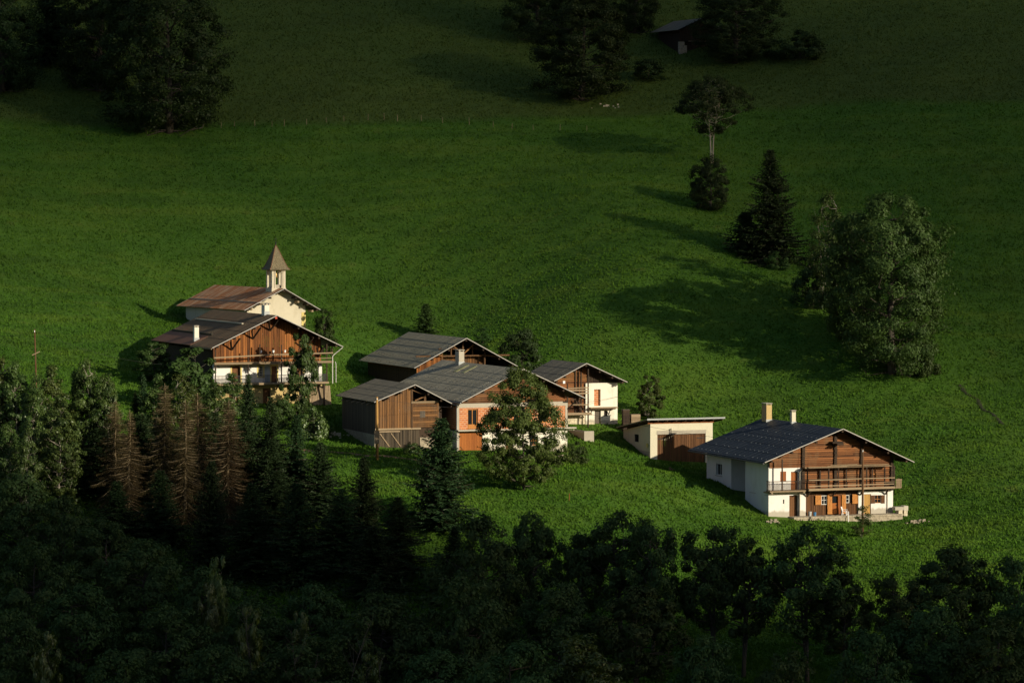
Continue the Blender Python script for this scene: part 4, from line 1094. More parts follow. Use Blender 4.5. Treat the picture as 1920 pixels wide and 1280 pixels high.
# ---- the chapel
def build_chapel():
    h = House("chapel", "cream village chapel with rusted tin roof and open belfry with pointed spire", "chapel", 462, 625, 466, 27)
    RG, LF, RT_ = (4.82, 5.94), (-0.92, 3.12), (10.15, 3.0)
    top = lambda x: zr(x, RG, LF, RT_) - 0.12
    w = MB(1)
    pts = [(0.1, 0, -3), (8.53, 0, -3), (8.53, 0, top(8.53)), (RG[0], 0, top(RG[0])), (0.1, 0, top(0.1))]
    w.face(pts, 0.5); w.face([(x, 21.8, z) for x, y, z in reversed(pts)], 0.5)
    w.face([(0.1, 21.8, -3), (0.1, 0, -3), (0.1, 0, top(0.1)), (0.1, 21.8, top(0.1))], 0.5)
    w.face([(8.53, 0, -3), (8.53, 21.8, -3), (8.53, 21.8, top(8.53)), (8.53, 0, top(8.53))], 0.5)
    h.part('wall', w, 'chapel')
    q_ = MB(2); q_.box(7.95, 8.56, -0.03, -0.004, -3, 2.7); q_.box(8.534, 8.56, 0.0, 0.6, -3, 2.7); h.part('corner_quoin', q_, 'yellow')
    # round headed niche window in the gable
    n = MB(3); cx, cz, r = 3.55, 1.6, 0.33
    arc = [(cx + r * math.cos(a), -0.03, cz + r * math.sin(a)) for a in np.linspace(0, math.pi, 9)]
    n.face([(cx - r, -0.03, cz - 0.9), (cx + r, -0.03, cz - 0.9)] + arc, 0.5)
    wo = h.part('arched_window', n, 'glass')
    ar = MB(4); out = [(cx + (r + 0.1) * math.cos(a), -0.04, cz + (r + 0.1) * math.sin(a)) for a in np.linspace(0, math.pi, 9)]
    for i in range(8): ar.beam(arc[i], arc[i + 1], 0.06, 0.1, 0.5)
    h.part('arch_frame', ar, 'concrete', wo)
    lg = MB(5); lg.box(4.4, 6.3, -0.02, -0.003, 0.9, 1.25); h.part('plaster_patch', lg, 'concrete')
    pe = MB(6)
    for x, z in ((6.95, 4.0), (9.0, 2.75), (1.6, 3.75), (0.2, 3.1)):
        pe.box(x - 0.12, x + 0.12, -1.3, -0.01, z, z + 0.26)
    h.part('purlin_end', pe, 'wood_pale')
    roof = gable_roof(h, RG, LF, RT_, -1.5, 23.0, 'roof_rust', seam=0.8, sheets=1, verge='verge', soffit='board_grey')
    hb = MB(7); k = LF[0] + (RG[0] - LF[0]) * 0.35; zk = LF[1] + (RG[1] - LF[1]) * 0.35; hb.box(k - 0.06, k + 0.06, -1.45, 22.9, zk - 0.02, zk + 0.06); h.part('lap_joint', hb, 'verge', roof)
    # belfry
    bx, by, hw = 4.85, 1.4, 0.98
    b = MB(8); b.box(bx - hw - 0.05, bx + hw + 0.05, by - hw - 0.05, by + hw + 0.05, 5.0, 5.95, 0.5)
    for sx in (-1, 1):
        for sy in (-1, 1):
            x0, y0 = bx + sx * (hw - 0.17), by + sy * (hw - 0.17); b.box(x0 - 0.17, x0 + 0.17, y0 - 0.17, y0 + 0.17, 5.95, 8.45, 0.5)
        for f in (-0.22,):
            b.box(bx + sx * (hw - 0.12) - 0.1, bx + sx * (hw - 0.12) + 0.1, by - 0.09, by + 0.09, 5.95, 8.45, 0.5); b.box(bx - 0.07 + sx * 0.50, bx + 0.07 + sx * 0.50, by - hw + 0.02, by - hw + 0.18, 5.95, 8.45, 0.5)
    bo = h.part('belfry', b, 'chapel')
    vt = MB(9); A = [(bx + math.cos(a) * 0.75, 5.95 + math.sin(a) * 0.45) for a in np.linspace(0, math.pi, 10)]
    for i in range(9): vt.hexa([(A[i + 1][0], by - 0.6, 5.94), (A[i][0], by - 0.6, 5.94), (A[i][0], by + 0.6, 5.94), (A[i + 1][0], by + 0.6, 5.94)], [(A[i + 1][0], by - 0.6, A[i + 1][1]), (A[i][0], by - 0.6, A[i][1]), (A[i][0], by + 0.6, A[i][1]), (A[i + 1][0], by + 0.6, A[i + 1][1])], 0.5)
    h.part('vault', vt, 'concrete', bo)
    bl = MB(10); bl.tube([(bx, by, 8.2), (bx, by, 7.9), (bx, by, 7.6), (bx, by, 7.35)], [0.08, 0.2, 0.26, 0.36], 12); bl.box(bx - 0.9, bx + 0.9, by - 0.05, by + 0.05, 8.2, 8.3); h.part('bell', bl, 'bronze', bo)
    s = MB(11); prof = [(1.48, 8.40), (1.20, 8.70), (0.97, 9.25), (0.66, 10.05), (0.30, 11.0), (0.03, 11.65)]
    for (r0, z0), (r1, z1) in zip(prof[:-1], prof[1:]):
        for (ax, ay), (cx2, cy2) in zip(((-1, -1), (1, -1), (1, 1), (-1, 1)), ((1, -1), (1, 1), (-1, 1), (-1, -1))):
            s.face([(bx + ax * r0, by + ay * r0, z0), (bx + cx2 * r0, by + cy2 * r0, z0), (bx + cx2 * r1, by + cy2 * r1, z1), (bx + ax * r1, by + ay * r1, z1)], 0.5)
    s.box(bx - 1.4, bx + 1.4, by - 1.4, by + 1.4, 8.34, 8.395, 0.2); so = h.part('spire', s, 'shingle')
    rd = MB(12)
    for ax, ay in ((-1, -1), (1, -1), (1, 1), (-1, 1)):
        for (r0, z0), (r1, z1) in zip(prof[:-1], prof[1:]): rd.beam((bx + ax * r0, by + ay * r0, z0), (bx + ax * r1, by + ay * r1, z1), 0.07, 0.07, 0.5)
    h.part('hip_strip', rd, 'roof_red', so)
    fi = MB(13); fi.tube([(bx, by, 11.5), (bx, by, 11.85), (bx, by, 11.9), (bx, by, 12.02), (bx, by, 12.06), (bx, by, 12.7)], [0.09, 0.04, 0.1, 0.1, 0.02, 0.015], 8); fi.box(bx - 0.16, bx + 0.16, by - 0.015, by + 0.015, 12.45, 12.49); h.part('finial_cross', fi, 'iron', so)
    return h
HC = build_chapel()

# ---- the hut under the trees at the top
def build_hut():
    p = gpix(1292, 98)
    h = House("hut", "old wooden hut with pale tin roof half hidden under dark trees", "hut", 1292, 98, p[1], 24)
    RG, LF, RT_ = (1.9, 5.6), (-2.6, 3.6), (6.6, 3.5)
    top = lambda x: zr(x, RG, LF, RT_) - 0.15
    w = MB(1); w.boards_v(-1.6, 5.6, 1.8, top, 0.1, 0.25); w.box(-1.7, -1.55, 0.1, 8, -0.5, 3.7); w.box(5.5, 5.65, 0.1, 8, -0.5, 3.7); h.part('wall', w, 'wood_dark')
    s = MB(2); s.box(-1.8, -0.9, -0.1, 0.5, -1.0, 1.7); s.box(-0.9, -0.4, -0.05, 0.5, -1.0, 1.1); h.part('stone_base', s, 'stone'); b = MB(3); b.box(-0.3, 5.4, -0.5, -0.35, 1.7, 1.85); h.part('beam', b, 'wood_pale')
    lo = MB(4); lo.box(-0.3, 5.6, 0.6, 0.7, -1.0, 1.8); h.part('back_wall', lo, 'wood_dark')
    gable_roof(h, RG, LF, RT_, -1.0, 9.5, 'roof_slate', seam=0.7, verge='verge_dark')
    return h
HH = build_hut()

# ------------------------------------------------------------------ trees: one prototype mesh pair per kind, copied with obj.copy()
def leaf_quads(c, nrm, size, rng, aspect=0.55):
    """leaf shaped quads (rhombs) around centres c with normals nrm"""
    n = len(c)
    ref = rng.normal(size=(n, 3)); u = np.cross(nrm, ref); u /= np.linalg.norm(u, axis=1, keepdims=True) + 1e-9
    w = np.cross(nrm, u); s = size[:, None]
    v = np.stack([c - u * s, c - w * s * aspect, c + u * s, c + w * s * aspect], 1).reshape(-1, 3)
    return v, np.arange(4 * n).reshape(n, 4)

def unit(a): return a / (np.linalg.norm(a, axis=-1, keepdims=True) + 1e-9)

class Proto:
    def __init__(s, h, w, crown, trunk): s.h, s.w, s.crown, s.trunk = h, w, crown, trunk

def hide_proto(o):
    COL.objects.unlink(o); return o

def broadleaf(seed, h, w, prof, n_clump, n_leaf, leaf=0.2, clump=0.55, lift=0.3, stems=1, limbs=True, bark_r=0.028, spread=0.5):
    """prof: (height fraction, radius fraction) outline of the crown; clumps sit at branch ends inside it"""
    rng = np.random.default_rng(seed)
    ph, pr = np.array([p[0] for p in prof]), np.array([p[1] for p in prof])
    C = []; tries = 0; dmin = clump * 0.75
    while len(C) < n_clump and tries < n_clump * 60:
        tries += 1
        t = rng.uniform(ph[0], ph[-1]); rmax = np.interp(t, ph, pr) * w / 2
        if rng.uniform() > (rmax / (pr.max() * w / 2)) ** 1.0 + 0.08: continue
        a = rng.uniform(0, 2 * math.pi)
        lob = 1 + 0.16 * math.sin(3 * a + seed) + 0.10 * math.sin(5 * a + 9 * t + seed * 2)
        r = rmax * lob * math.sqrt(rng.uniform(0.12, 1.0))
        p = np.array([r * math.cos(a), r * math.sin(a), t * h])
        if C and np.min(np.linalg.norm(np.array(C) - p, axis=1)) < dmin: 
            if rng.uniform() < 0.85: continue
        C.append(p)
    C = np.array(C)
    m = MB(seed)
    # stems and limbs
    base_r = h * bark_r
    tops = []
    for s_ in range(stems):
        off = np.array([0.0, 0.0]) if stems == 1 else np.array([math.cos(s_ * 2.4 + seed), math.sin(s_ * 2.4 + seed)]) * spread
        pts = []; k = 7; lean = rng.normal(size=2) * 0.02 * h + off * h * 0.10
        for i in range(k):
            t = i / (k - 1); pts.append((off[0] * 0.15 * (1 if stems > 1 else 0) + lean[0] * t * t + rng.normal() * 0.012 * h * t, off[1] * 0.15 + lean[1] * t * t + rng.normal() * 0.012 * h * t, h * 0.86 * t - 0.4 * (i == 0)))
        m.tube(pts, [base_r / math.sqrt(stems) * (1 - 0.9 * i / (k - 1)) for i in range(k)], 7)
        tops.append(np.array(pts))
    if limbs:
        order = np.argsort(-rng.uniform(size=len(C)))[:min(len(C), 70)]
        for i in order:
            c = C[i]; st = tops[rng.integers(len(tops))]
            zc = max(min(c[2] - 0.25 * math.hypot(c[0], c[1]) - 0.06 * h, st[-1, 2]), ph[0] * h * 0.55)
            j = int(np.clip(np.searchsorted(st[:, 2], zc), 1, len(st) - 1)); f = (zc - st[j - 1, 2]) / (st[j, 2] - st[j - 1, 2] + 1e-6)
            b = st[j - 1] + (st[j] - st[j - 1]) * np.clip(f, 0, 1)
            mid = b * 0.5 + c * 0.5 + np.array([rng.normal() * 0.05 * w, rng.normal() * 0.05 * w, -0.03 * h + rng.normal() * 0.02 * h])
            ln = np.linalg.norm(c - b); r0 = min(base_r * 0.34, 0.016 * ln + 0.015)
            m.tube([b, (b + mid) / 2 + rng.normal(size=3) * 0.03 * ln, mid, c], [r0, r0 * 0.8, r0 * 0.55, 0.012], 5, cap=False)
    # leaves
    per = rng.dirichlet(np.ones(len(C)) * 4) * n_leaf
    P = []; N = []; T = []
    axis_pt = np.array([0, 0, h * (ph[0] + ph[-1]) / 2])
    for c, k in zip(C, per.astype(int)):
        rc = clump * rng.uniform(0.65, 1.35)
        d = unit(rng.normal(size=(k, 3))); r = rng.uniform(0, 1, size=(k, 1)) ** 0.5
        p = c + d * r * rc * np.array([1.15, 1.15, 0.75])
        P.append(p); N.append(unit(d * 1.0 + np.array([0, 0, lift]) + rng.normal(size=(k, 3)) * 0.42 + unit(c - axis_pt) * 0.55))
        T.append(np.clip(rng.uniform(0.25, 0.75) + rng.normal(size=k) * 0.17, 0, 1))
    P, N, T = np.concatenate(P), np.concatenate(N), np.concatenate(T)
    keep = P[:, 2] > 0.1; P, N, T = P[keep], N[keep], T[keep]
    v, q_ = leaf_quads(P, N, leaf * rng.uniform(0.6, 1.3, len(P)), rng)
    crown = hide_proto(mesh_np("crown", v, q_, T, MT['leaf_mid']))
    trunk = hide_proto(m.build("trunk", MT['bark'], None, True))
    return Proto(h, w, crown, trunk)

def spruce(seed, h, w, dead=False, dens=1.0, low=0.04, power=0.85, gap=0.42):
    rng = np.random.default_rng(seed); m = MB(seed)
    r0 = h * 0.014
    k = 9; pts = [(rng.normal() * 0.01 * i, rng.normal() * 0.01 * i, h * i / (k - 1) - 0.4 * (i == 0)) for i in range(k)]
    m.tube(pts, [r0 * (1 - 0.96 * i / (k - 1)) + 0.01 for i in range(k)], 7)
    P = []; U = []; Sz = []; As = []; T = []
    z = h * low
    while z < h * 0.985:
        t = z / h; L = w / 2 * (1 - t) ** power * (0.75 + 0.25 * math.sin(min(1, (t - low) * 7 + 0.3) * math.pi / 2)) + 0.10
        nb = int(rng.integers(7, 10)) if t < 0.9 else 5; a0 = rng.uniform(0, 6.28)
        for b in range(nb):
            a = a0 + b * 2 * math.pi / nb + rng.normal() * 0.18
            Lb = L * rng.uniform(0.5, 1.18) * (1 + 0.16 * math.sin(2 * a + z * 0.7 + seed) + 0.10 * math.sin(z * 1.9 + seed))
            if dead and rng.uniform() < 0.25: Lb *= 0.7
            dirv = np.array([math.cos(a), math.sin(a), 0.0])
            up0 = 0.45 * t - 0.12 if not dead else 0.10
            droop = (0.40 if not dead else 0.95) * (1 - t * 0.7)
            n = max(4, int(Lb / (0.20 if not dead else 0.13) * dens)); s = np.linspace(0.10, 1.0, n)
            cz = z + up0 * Lb * s - droop * Lb * s ** 1.5 + (0.28 if not dead else 0.34) * Lb * s ** 3.2
            c = dirv[None] * (Lb * s)[:, None]; c[:, 2] = cz
            if (dead and rng.uniform() < 0.55) or (not dead and Lb > 1.4 and rng.uniform() < 0.5):
                ii = [0, n // 3, 2 * n // 3, n - 1]
                m.tube([(0, 0, z)] + [tuple(c[i]) for i in ii[1:]], [0.035 * (Lb / 2.5) ** 0.6 + 0.008, 0.028 * (Lb / 2.5) ** 0.6 + 0.006, 0.018, 0.007], 4, cap=False)
            side = np.array([-math.sin(a), math.cos(a), 0.0])
            for rep in range(4 if not dead else 4):
                sg = rng.choice([-1, 1], n)[:, None]; fan = rng.uniform(0.35, 1.0, n)[:, None]
                ln = (0.22 + 0.42 * Lb * (1.02 - s) ** 0.7 * (0.45 if not dead else 0.5) + 0.05 * rng.normal(size=n))[:, None]
                if rep < 3: u = unit(dirv[None] * (1 - fan * 0.6) + side[None] * sg * fan + np.array([0, 0, -0.35 if not dead else -1.0]) + rng.normal(size=(n, 3)) * 0.2)
                else: u = unit(np.array([0, 0, -1.0]) + rng.normal(size=(n, 3)) * 0.35 + dirv * 0.4)
                keep = rng.uniform(size=n) < (0.8 if dead else 1.1)
                P.append((c + u * ln * 0.5)[keep]); U.append(u[keep]); Sz.append(ln[keep, 0] * 0.6)
                As.append(np.full(keep.sum(), 0.30 if not dead else 0.055)); T.append(np.clip(rng.uniform(0.2, 0.8) + rng.normal(size=n) * 0.22, 0, 1)[keep])
        z += gap * (1 - 0.55 * t) * rng.uniform(0.75, 1.2)
    P, U, Sz, As, T = (np.concatenate(k_) for k_ in (P, U, Sz, As, T))
    r = rng.normal(size=P.shape); wv = unit(np.cross(U, r)); s_ = Sz[:, None]
    v = np.stack([P - U * s_, P - wv * s_ * As[:, None], P + U * s_, P + wv * s_ * As[:, None]], 1).reshape(-1, 3)
    crown = hide_proto(mesh_np("crown", v, np.arange(len(v)).reshape(-1, 4), T, MT['leaf_dead' if dead else 'leaf_spruce']))
    trunk = hide_proto(m.build("trunk", MT['bark_dead' if dead else 'bark_spruce'], None, True))
    return Proto(h, w, crown, trunk)

FULL = [(0.02, 0.55), (0.12, 0.85), (0.35, 1.0), (0.6, 0.95), (0.8, 0.75), (0.93, 0.42), (0.99, 0.12)]
RND = [(0.02, 0.6), (0.12, 0.86), (0.35, 1.0), (0.62, 1.0), (0.82, 0.86), (0.93, 0.6), (0.99, 0.3)]
OPEN = [(0.30, 0.40), (0.42, 0.80), (0.60, 1.0), (0.78, 0.88), (0.9, 0.6), (0.99, 0.2)]
ASHP = [(0.07, 0.45), (0.16, 0.85), (0.36, 1.0), (0.58, 0.95), (0.78, 0.76), (0.92, 0.48), (0.99, 0.15)]
COLM = [(0.06, 0.5), (0.2, 0.9), (0.45, 1.0), (0.7, 0.72), (0.88, 0.38), (0.99, 0.08)]
UMBR = [(0.36, 0.25), (0.46, 0.62), (0.58, 0.95), (0.74, 1.0), (0.88, 0.74), (0.98, 0.3)]
DOME = [(0.0, 0.85), (0.25, 1.0), (0.55, 0.9), (0.8, 0.6), (0.97, 0.18)]
PR = {
 'full1': broadleaf(11, 18, 13, RND, 260, 52000, 0.16, 1.05), 'full2': broadleaf(12, 18, 13, FULL, 220, 46000, 0.17, 1.1),
 'open1': broadleaf(21, 13, 9.5, OPEN, 95, 14000, 0.19, 0.80, stems=2), 'open2': broadleaf(22, 13, 9.5, OPEN, 80, 12500, 0.19, 0.85, stems=3),
 'open3': broadleaf(23, 13, 9.5, OPEN, 110, 15000, 0.19, 0.75), 'open4': broadleaf(24, 13, 9.5, OPEN, 90, 13000, 0.19, 0.8, stems=2),
 'dense1': broadleaf(31, 12, 10, ASHP, 150, 20000, 0.19, 0.9), 'dense2': broadleaf(32, 12, 10, ASHP, 130, 18000, 0.19, 0.95, stems=2), 'dense3': broadleaf(33, 12, 10, FULL, 160, 21000, 0.19, 0.85),
 'ash': broadleaf(41, 14, 12, ASHP, 260, 36000, 0.16, 0.78, stems=1, bark_r=0.013),
 'asp1': broadleaf(51, 13, 5.5, COLM, 130, 17000, 0.14, 0.6, bark_r=0.010), 'asp2': broadleaf(52, 13, 5.5, COLM, 115, 15000, 0.14, 0.62, bark_r=0.010), 'asp3': broadleaf(53, 13, 5.5, COLM, 150, 18000, 0.14, 0.55, bark_r=0.010),
 'bush1': broadleaf(61, 4, 5, DOME, 50, 6000, 0.14, 0.55, stems=4, bark_r=0.010, spread=0.6), 'bush2': broadleaf(62, 4, 5, DOME, 44, 5000, 0.14, 0.6, stems=4, bark_r=0.010, spread=0.6),
 'umb': broadleaf(74, 14, 11, UMBR, 150, 17000, 0.15, 0.8, stems=2, bark_r=0.014, spread=1.3),
 'thin1': broadleaf(81, 13, 6, COLM, 95, 8000, 0.15, 0.7, stems=3, bark_r=0.008, spread=0.7), 'thin2': broadleaf(82, 7, 3, COLM, 34, 2300, 0.14, 0.5, stems=2, bark_r=0.010, spread=0.5),
 'small': broadleaf(91, 6, 4.6, ASHP, 60, 7500, 0.14, 0.5, stems=2, bark_r=0.012),
 'spr1': spruce(101, 15, 7.0), 'spr2': spruce(102, 15, 6.6, power=0.95), 'spr3': spruce(103, 15, 7.4, dens=0.9, power=0.75), 'spry': spruce(104, 5, 3.2, gap=0.34),
 'spr4': spruce(105, 15, 6.8, power=0.7, gap=0.5), 'spr5': spruce(106, 15, 7.2, power=1.05, gap=0.46, dens=0.9),
 'dead1': spruce(111, 15, 6.0, True, gap=0.40, low=0.06, power=0.6), 'dead2': spruce(112, 15, 5.6, True, gap=0.42, low=0.08, power=0.7), 'dead3': spruce(113, 15, 6.4, True, gap=0.38, low=0.06, power=0.62),
}
for _k, _p in PR.items():                     # true spread of each crown, so that a width can be asked for
    _c = np.empty(len(_p.crown.data.vertices) * 3, np.float32); _p.crown.data.vertices.foreach_get("co", _c); _c = _c.reshape(-1, 3)
    _p.w = float(np.percentile(np.hypot(_c[:, 0], _c[:, 1]), 98.5)) * 2
    _p.h = max(_p.h * 0.9, float(np.percentile(_c[:, 2], 99.9)))
rt_ = random.Random(5)
def plant(kind, name, cat, label, base, h, w, leaf=None, bark=None, group=None, rz=None):
    p = PR[kind]
    root = empty(name, (float(base[0]), float(base[1]), float(base[2]) - 0.1), rt_.uniform(0, 6.28) if rz is None else rz)
    k_ = rt_.uniform(0.9, 1.12); root.scale = (w / p.w * k_, w / p.w / k_, h / p.h)
    root.rotation_euler[0], root.rotation_euler[1] = R(rt_.uniform(-2.2, 2.2)), R(rt_.uniform(-2.2, 2.2))
    tag(root, label, cat, group)
    for src, mat in ((p.trunk, bark), (p.crown, leaf)):
        o = src.copy(); COL.objects.link(o); o.parent = root
        if mat:
            o.material_slots[0].link = 'OBJECT'; o.material_slots[0].material = MT[mat]
    return root
def plant_top(kind, name, cat, label, px, top, wpx, Y, **k):
    """px, top: where the tip is seen; Y: distance of the trunk"""
    t = at(px, top, Y); g = ground(t[0], t[1])
    return plant(kind, name, cat, label, (t[0], t[1], g), t[2] - g, wpx * Y / FPX, **k)
def plant_base(kind, name, cat, label, px, base, top, wpx, **k):
    g = gpix(px, base); t = at(px, top, g[1])
    return plant(kind, name, cat, label, g, t[2] - g[2], wpx * g[1] / FPX, **k)

B_, T_ = plant_base, plant_top
# trees on the open slope
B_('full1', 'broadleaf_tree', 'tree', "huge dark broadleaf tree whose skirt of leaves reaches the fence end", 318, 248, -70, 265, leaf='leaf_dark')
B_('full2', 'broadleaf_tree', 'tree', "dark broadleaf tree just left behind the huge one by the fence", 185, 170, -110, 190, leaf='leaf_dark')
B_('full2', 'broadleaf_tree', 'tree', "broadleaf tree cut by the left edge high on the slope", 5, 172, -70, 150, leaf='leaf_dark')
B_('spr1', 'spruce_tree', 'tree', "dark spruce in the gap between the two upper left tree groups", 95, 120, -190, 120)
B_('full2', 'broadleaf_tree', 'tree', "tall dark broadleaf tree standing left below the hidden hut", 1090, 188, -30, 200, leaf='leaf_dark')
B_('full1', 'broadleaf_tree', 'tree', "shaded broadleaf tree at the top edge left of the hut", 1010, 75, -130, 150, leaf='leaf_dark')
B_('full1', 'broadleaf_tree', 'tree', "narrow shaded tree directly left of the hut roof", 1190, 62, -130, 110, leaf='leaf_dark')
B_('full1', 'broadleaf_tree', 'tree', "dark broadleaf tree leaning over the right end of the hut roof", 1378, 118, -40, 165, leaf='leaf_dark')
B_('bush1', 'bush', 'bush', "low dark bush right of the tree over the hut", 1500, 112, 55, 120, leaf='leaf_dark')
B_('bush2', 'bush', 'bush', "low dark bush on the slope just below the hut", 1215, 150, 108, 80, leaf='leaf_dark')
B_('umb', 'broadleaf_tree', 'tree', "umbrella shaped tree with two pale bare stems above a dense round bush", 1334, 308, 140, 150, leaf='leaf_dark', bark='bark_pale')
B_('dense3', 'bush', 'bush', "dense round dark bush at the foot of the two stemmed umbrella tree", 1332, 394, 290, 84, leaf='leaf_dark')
B_('spr1', 'spruce_tree', 'tree', "lone pointed spruce on the lit meadow casting a long shadow", 1447, 492, 280, 132)
B_('spry', 'spruce_tree', 'tree', "squat young spruce touching the lone pointed spruce", 1396, 476, 396, 92)
B_('bush1', 'bush', 'bush', "small yellowish shrub at the foot of the lone spruce", 1458, 505, 470, 50, leaf='leaf_mid')
B_('thin1', 'broadleaf_tree', 'tree', "thin half bare tree between the lone spruce and the big round tree", 1543, 578, 356, 120, leaf='leaf_ash', bark='bark_pale')
B_('bush2', 'bush', 'bush', "dark bush under the thin half bare tree", 1525, 578, 490, 80, leaf='leaf_dark')
B_('dense1', 'broadleaf_tree', 'tree', "dark leafy tree wedged against the left side of the big round tree", 1600, 645, 398, 150, leaf='leaf_ash')
B_('full1', 'broadleaf_tree', 'tree', "big round topped leafy tree that shades the meadow above the right chalet", 1672, 700, 362, 228, leaf='leaf_ash')
B_('bush1', 'bush', 'bush', "low bush at the right foot of the big round tree", 1735, 705, 640, 55, leaf='leaf_mid')
# trees among the houses
T_('small', 'shrub', 'shrub', "rounded shrub right behind the chapel corner", 606, 578, 52, 468, leaf='leaf_mid')
B_('spry', 'spruce_tree', 'tree', "young spruce showing above the roof of the dark barn", 797, 632, 568, 58, leaf='leaf_mid')
B_('thin2', 'shrub', 'shrub', "thin twiggy shrub above the right roof slope of the dark barn", 905, 655, 612, 46, leaf='leaf_mid')
B_('bush2', 'broadleaf_tree', 'tree', "dark round little tree between the dark barn and the small white chalet", 980, 698, 612, 88, leaf='leaf_dark')
B_('small', 'broadleaf_tree', 'tree', "little tree with pale stem behind the garage roof", 1216, 786, 702, 66, leaf='leaf_ash', bark='bark_pale')
B_('ash', 'ash_tree', 'tree', "airy ash tree standing in front of the orange brick house", 982, 918, 688, 170, leaf='leaf_ashlit')
T_('small', 'climbing_tree', 'tree', "slim leafy tree climbing the orange gable and balconies", 562, 624, 78, 430.0, leaf='leaf_mid')
T_('small', 'shrub', 'shrub', "light green shrub at the left eave corner of the large farmhouse", 362, 650, 120, 427, leaf='leaf_mid')
T_('small', 'shrub', 'shrub', "dark shrub in the shade left of the large farmhouse", 290, 640, 78, 442, leaf='leaf_mid')
T_('bush1', 'shrub', 'shrub', "bright rounded garden shrub below the right balcony end of the large farmhouse", 588, 760, 84, 421, leaf='leaf_light')
T_('bush2', 'shrub', 'shrub', "leafy shrub in front of the lower door of the large farmhouse", 530, 742, 60, 424, leaf='leaf_mid')
T_('bush1', 'shrub', 'shrub', "sunlit shrub at the foot of the shed and brick house corner", 834, 802, 34, 414, leaf='leaf_light')
T_('thin2', 'shrub', 'shrub', "slender shrub growing round the pole before the right chalet", 1616, 945, 40, 394, leaf='leaf_ash')
T_('bush2', 'shrub', 'shrub', "low nettles shrub along the lower board wall of the shed", 775, 828, 40, 413, leaf='leaf_light')
T_('bush1', 'shrub', 'shrub', "low weedy shrub below the concrete trough by the brick house", 1080, 826, 60, 415, leaf='leaf_mid')
# the conifers below the farm
T_('spr3', 'spruce_tree', 'tree', "dark spruce standing alone in front of the shed and brick house", 820, 782, 170, 384)
T_('spr1', 'spruce_tree', 'tree', "smaller dark spruce with a sharp tip left of the lone front spruce", 681, 856, 112, 379)
for px, top, w, Y, k, lab in (
    (216, 752, 84, 393, 'dead1', "dead brown spruce furthest left of the dead ones"), (240, 770, 70, 390, 'dead2', "dead brown spruce close behind the leftmost dead one"),
    (306, 722, 96, 392, 'dead3', "tallest dead brown spruce with two bare pale trunks"), (346, 752, 80, 389, 'dead2', "slim dead spruce between the tallest and the middle one"),
    (374, 738, 86, 391, 'dead1', "dead brown spruce below the corner of the large farmhouse"), (427, 752, 104, 388, 'dead3', "wide dead brown spruce furthest right of the dead ones")):
    T_(k, 'dead_spruce', 'tree', lab, px, top, w * 1.25, Y, group="dead brown spruces in the wood below the farm")
for px, top, w, Y, k, lab in (
    (190, 800, 110, 398, 'spr1', "shaded spruce in the gap between the aspens and the leftmost dead spruce"), (270, 775, 90, 398, 'spr3', "green spruce squeezed between the leftmost and the tallest dead spruces"),
    (335, 800, 100, 396, 'spr2', "green spruce behind the slim dead spruce"), (400, 770, 90, 398, 'spr1', "green spruce behind the widest dead spruce"), (455, 790, 110, 396, 'spr3', "green spruce tucked behind the right flank of the widest dead spruce"),
    (510, 820, 110, 391, 'spr1', "spruce in front of the broad one by the last dead spruce"), (640, 960, 120, 380, 'spr3', "shaded spruce under the edge of the lit grass below the shed"), (520, 880, 120, 383, 'spr2', "dim spruce halfway down the wood right of the dead ones"),
    (300, 880, 110, 384, 'spr1', "dim spruce at the feet of the tallest dead spruce"), (220, 900, 110, 384, 'spr3', "dim spruce at the feet of the leftmost dead spruce"),
    (255, 735, 40, 405, 'spr2', "thin green spruce tip rising behind the dead spruces beside the meadow"), (268, 700, 44, 410, 'spr2', "young green spruce just behind the aspens by the shaded meadow"),
    (470, 700, 74, 404, 'spr1', "green spruce reaching up before the balconies of the large farmhouse"), (505, 742, 90, 398, 'spr3', "broad spruce right of the last dead spruce"),
    (552, 775, 96, 394, 'spr2', "spruce beside the garden shrubs of the large farmhouse"), (598, 828, 92, 390, 'spr1', "spruce at the corner of the lit grass below the shed"),
    (395, 862, 80, 377, 'spr1', "dark spruce in front of the middle dead spruces"), (470, 905, 110, 374, 'spr3', "spreading dark spruce in front of the last dead spruce"),
    (560, 905, 120, 371, 'spr2', "dark spruce low in the middle of the wood"), (636, 915, 110, 374, 'spr3', "dark spruce with bare lower limbs left of the sharp tipped one"),
    (745, 930, 120, 372, 'spr1', "dark spruce filling the space between the two front spruces"), (700, 985, 130, 366, 'spr2', "shadowed spruce under the sharp tipped one"),
    (850, 985, 120, 366, 'spr3', "shadowed spruce under the lone front spruce"), (700, 1075, 80, 345, 'spr1', "young spruce whose tip pokes out of the rounded foreground tree")):
    T_(rt_.choice(('spr1', 'spr2', 'spr3', 'spr4', 'spr5')), 'spruce_tree', 'tree', lab, px, top, w * 1.3, Y, group="green spruces of the wood below the farm")
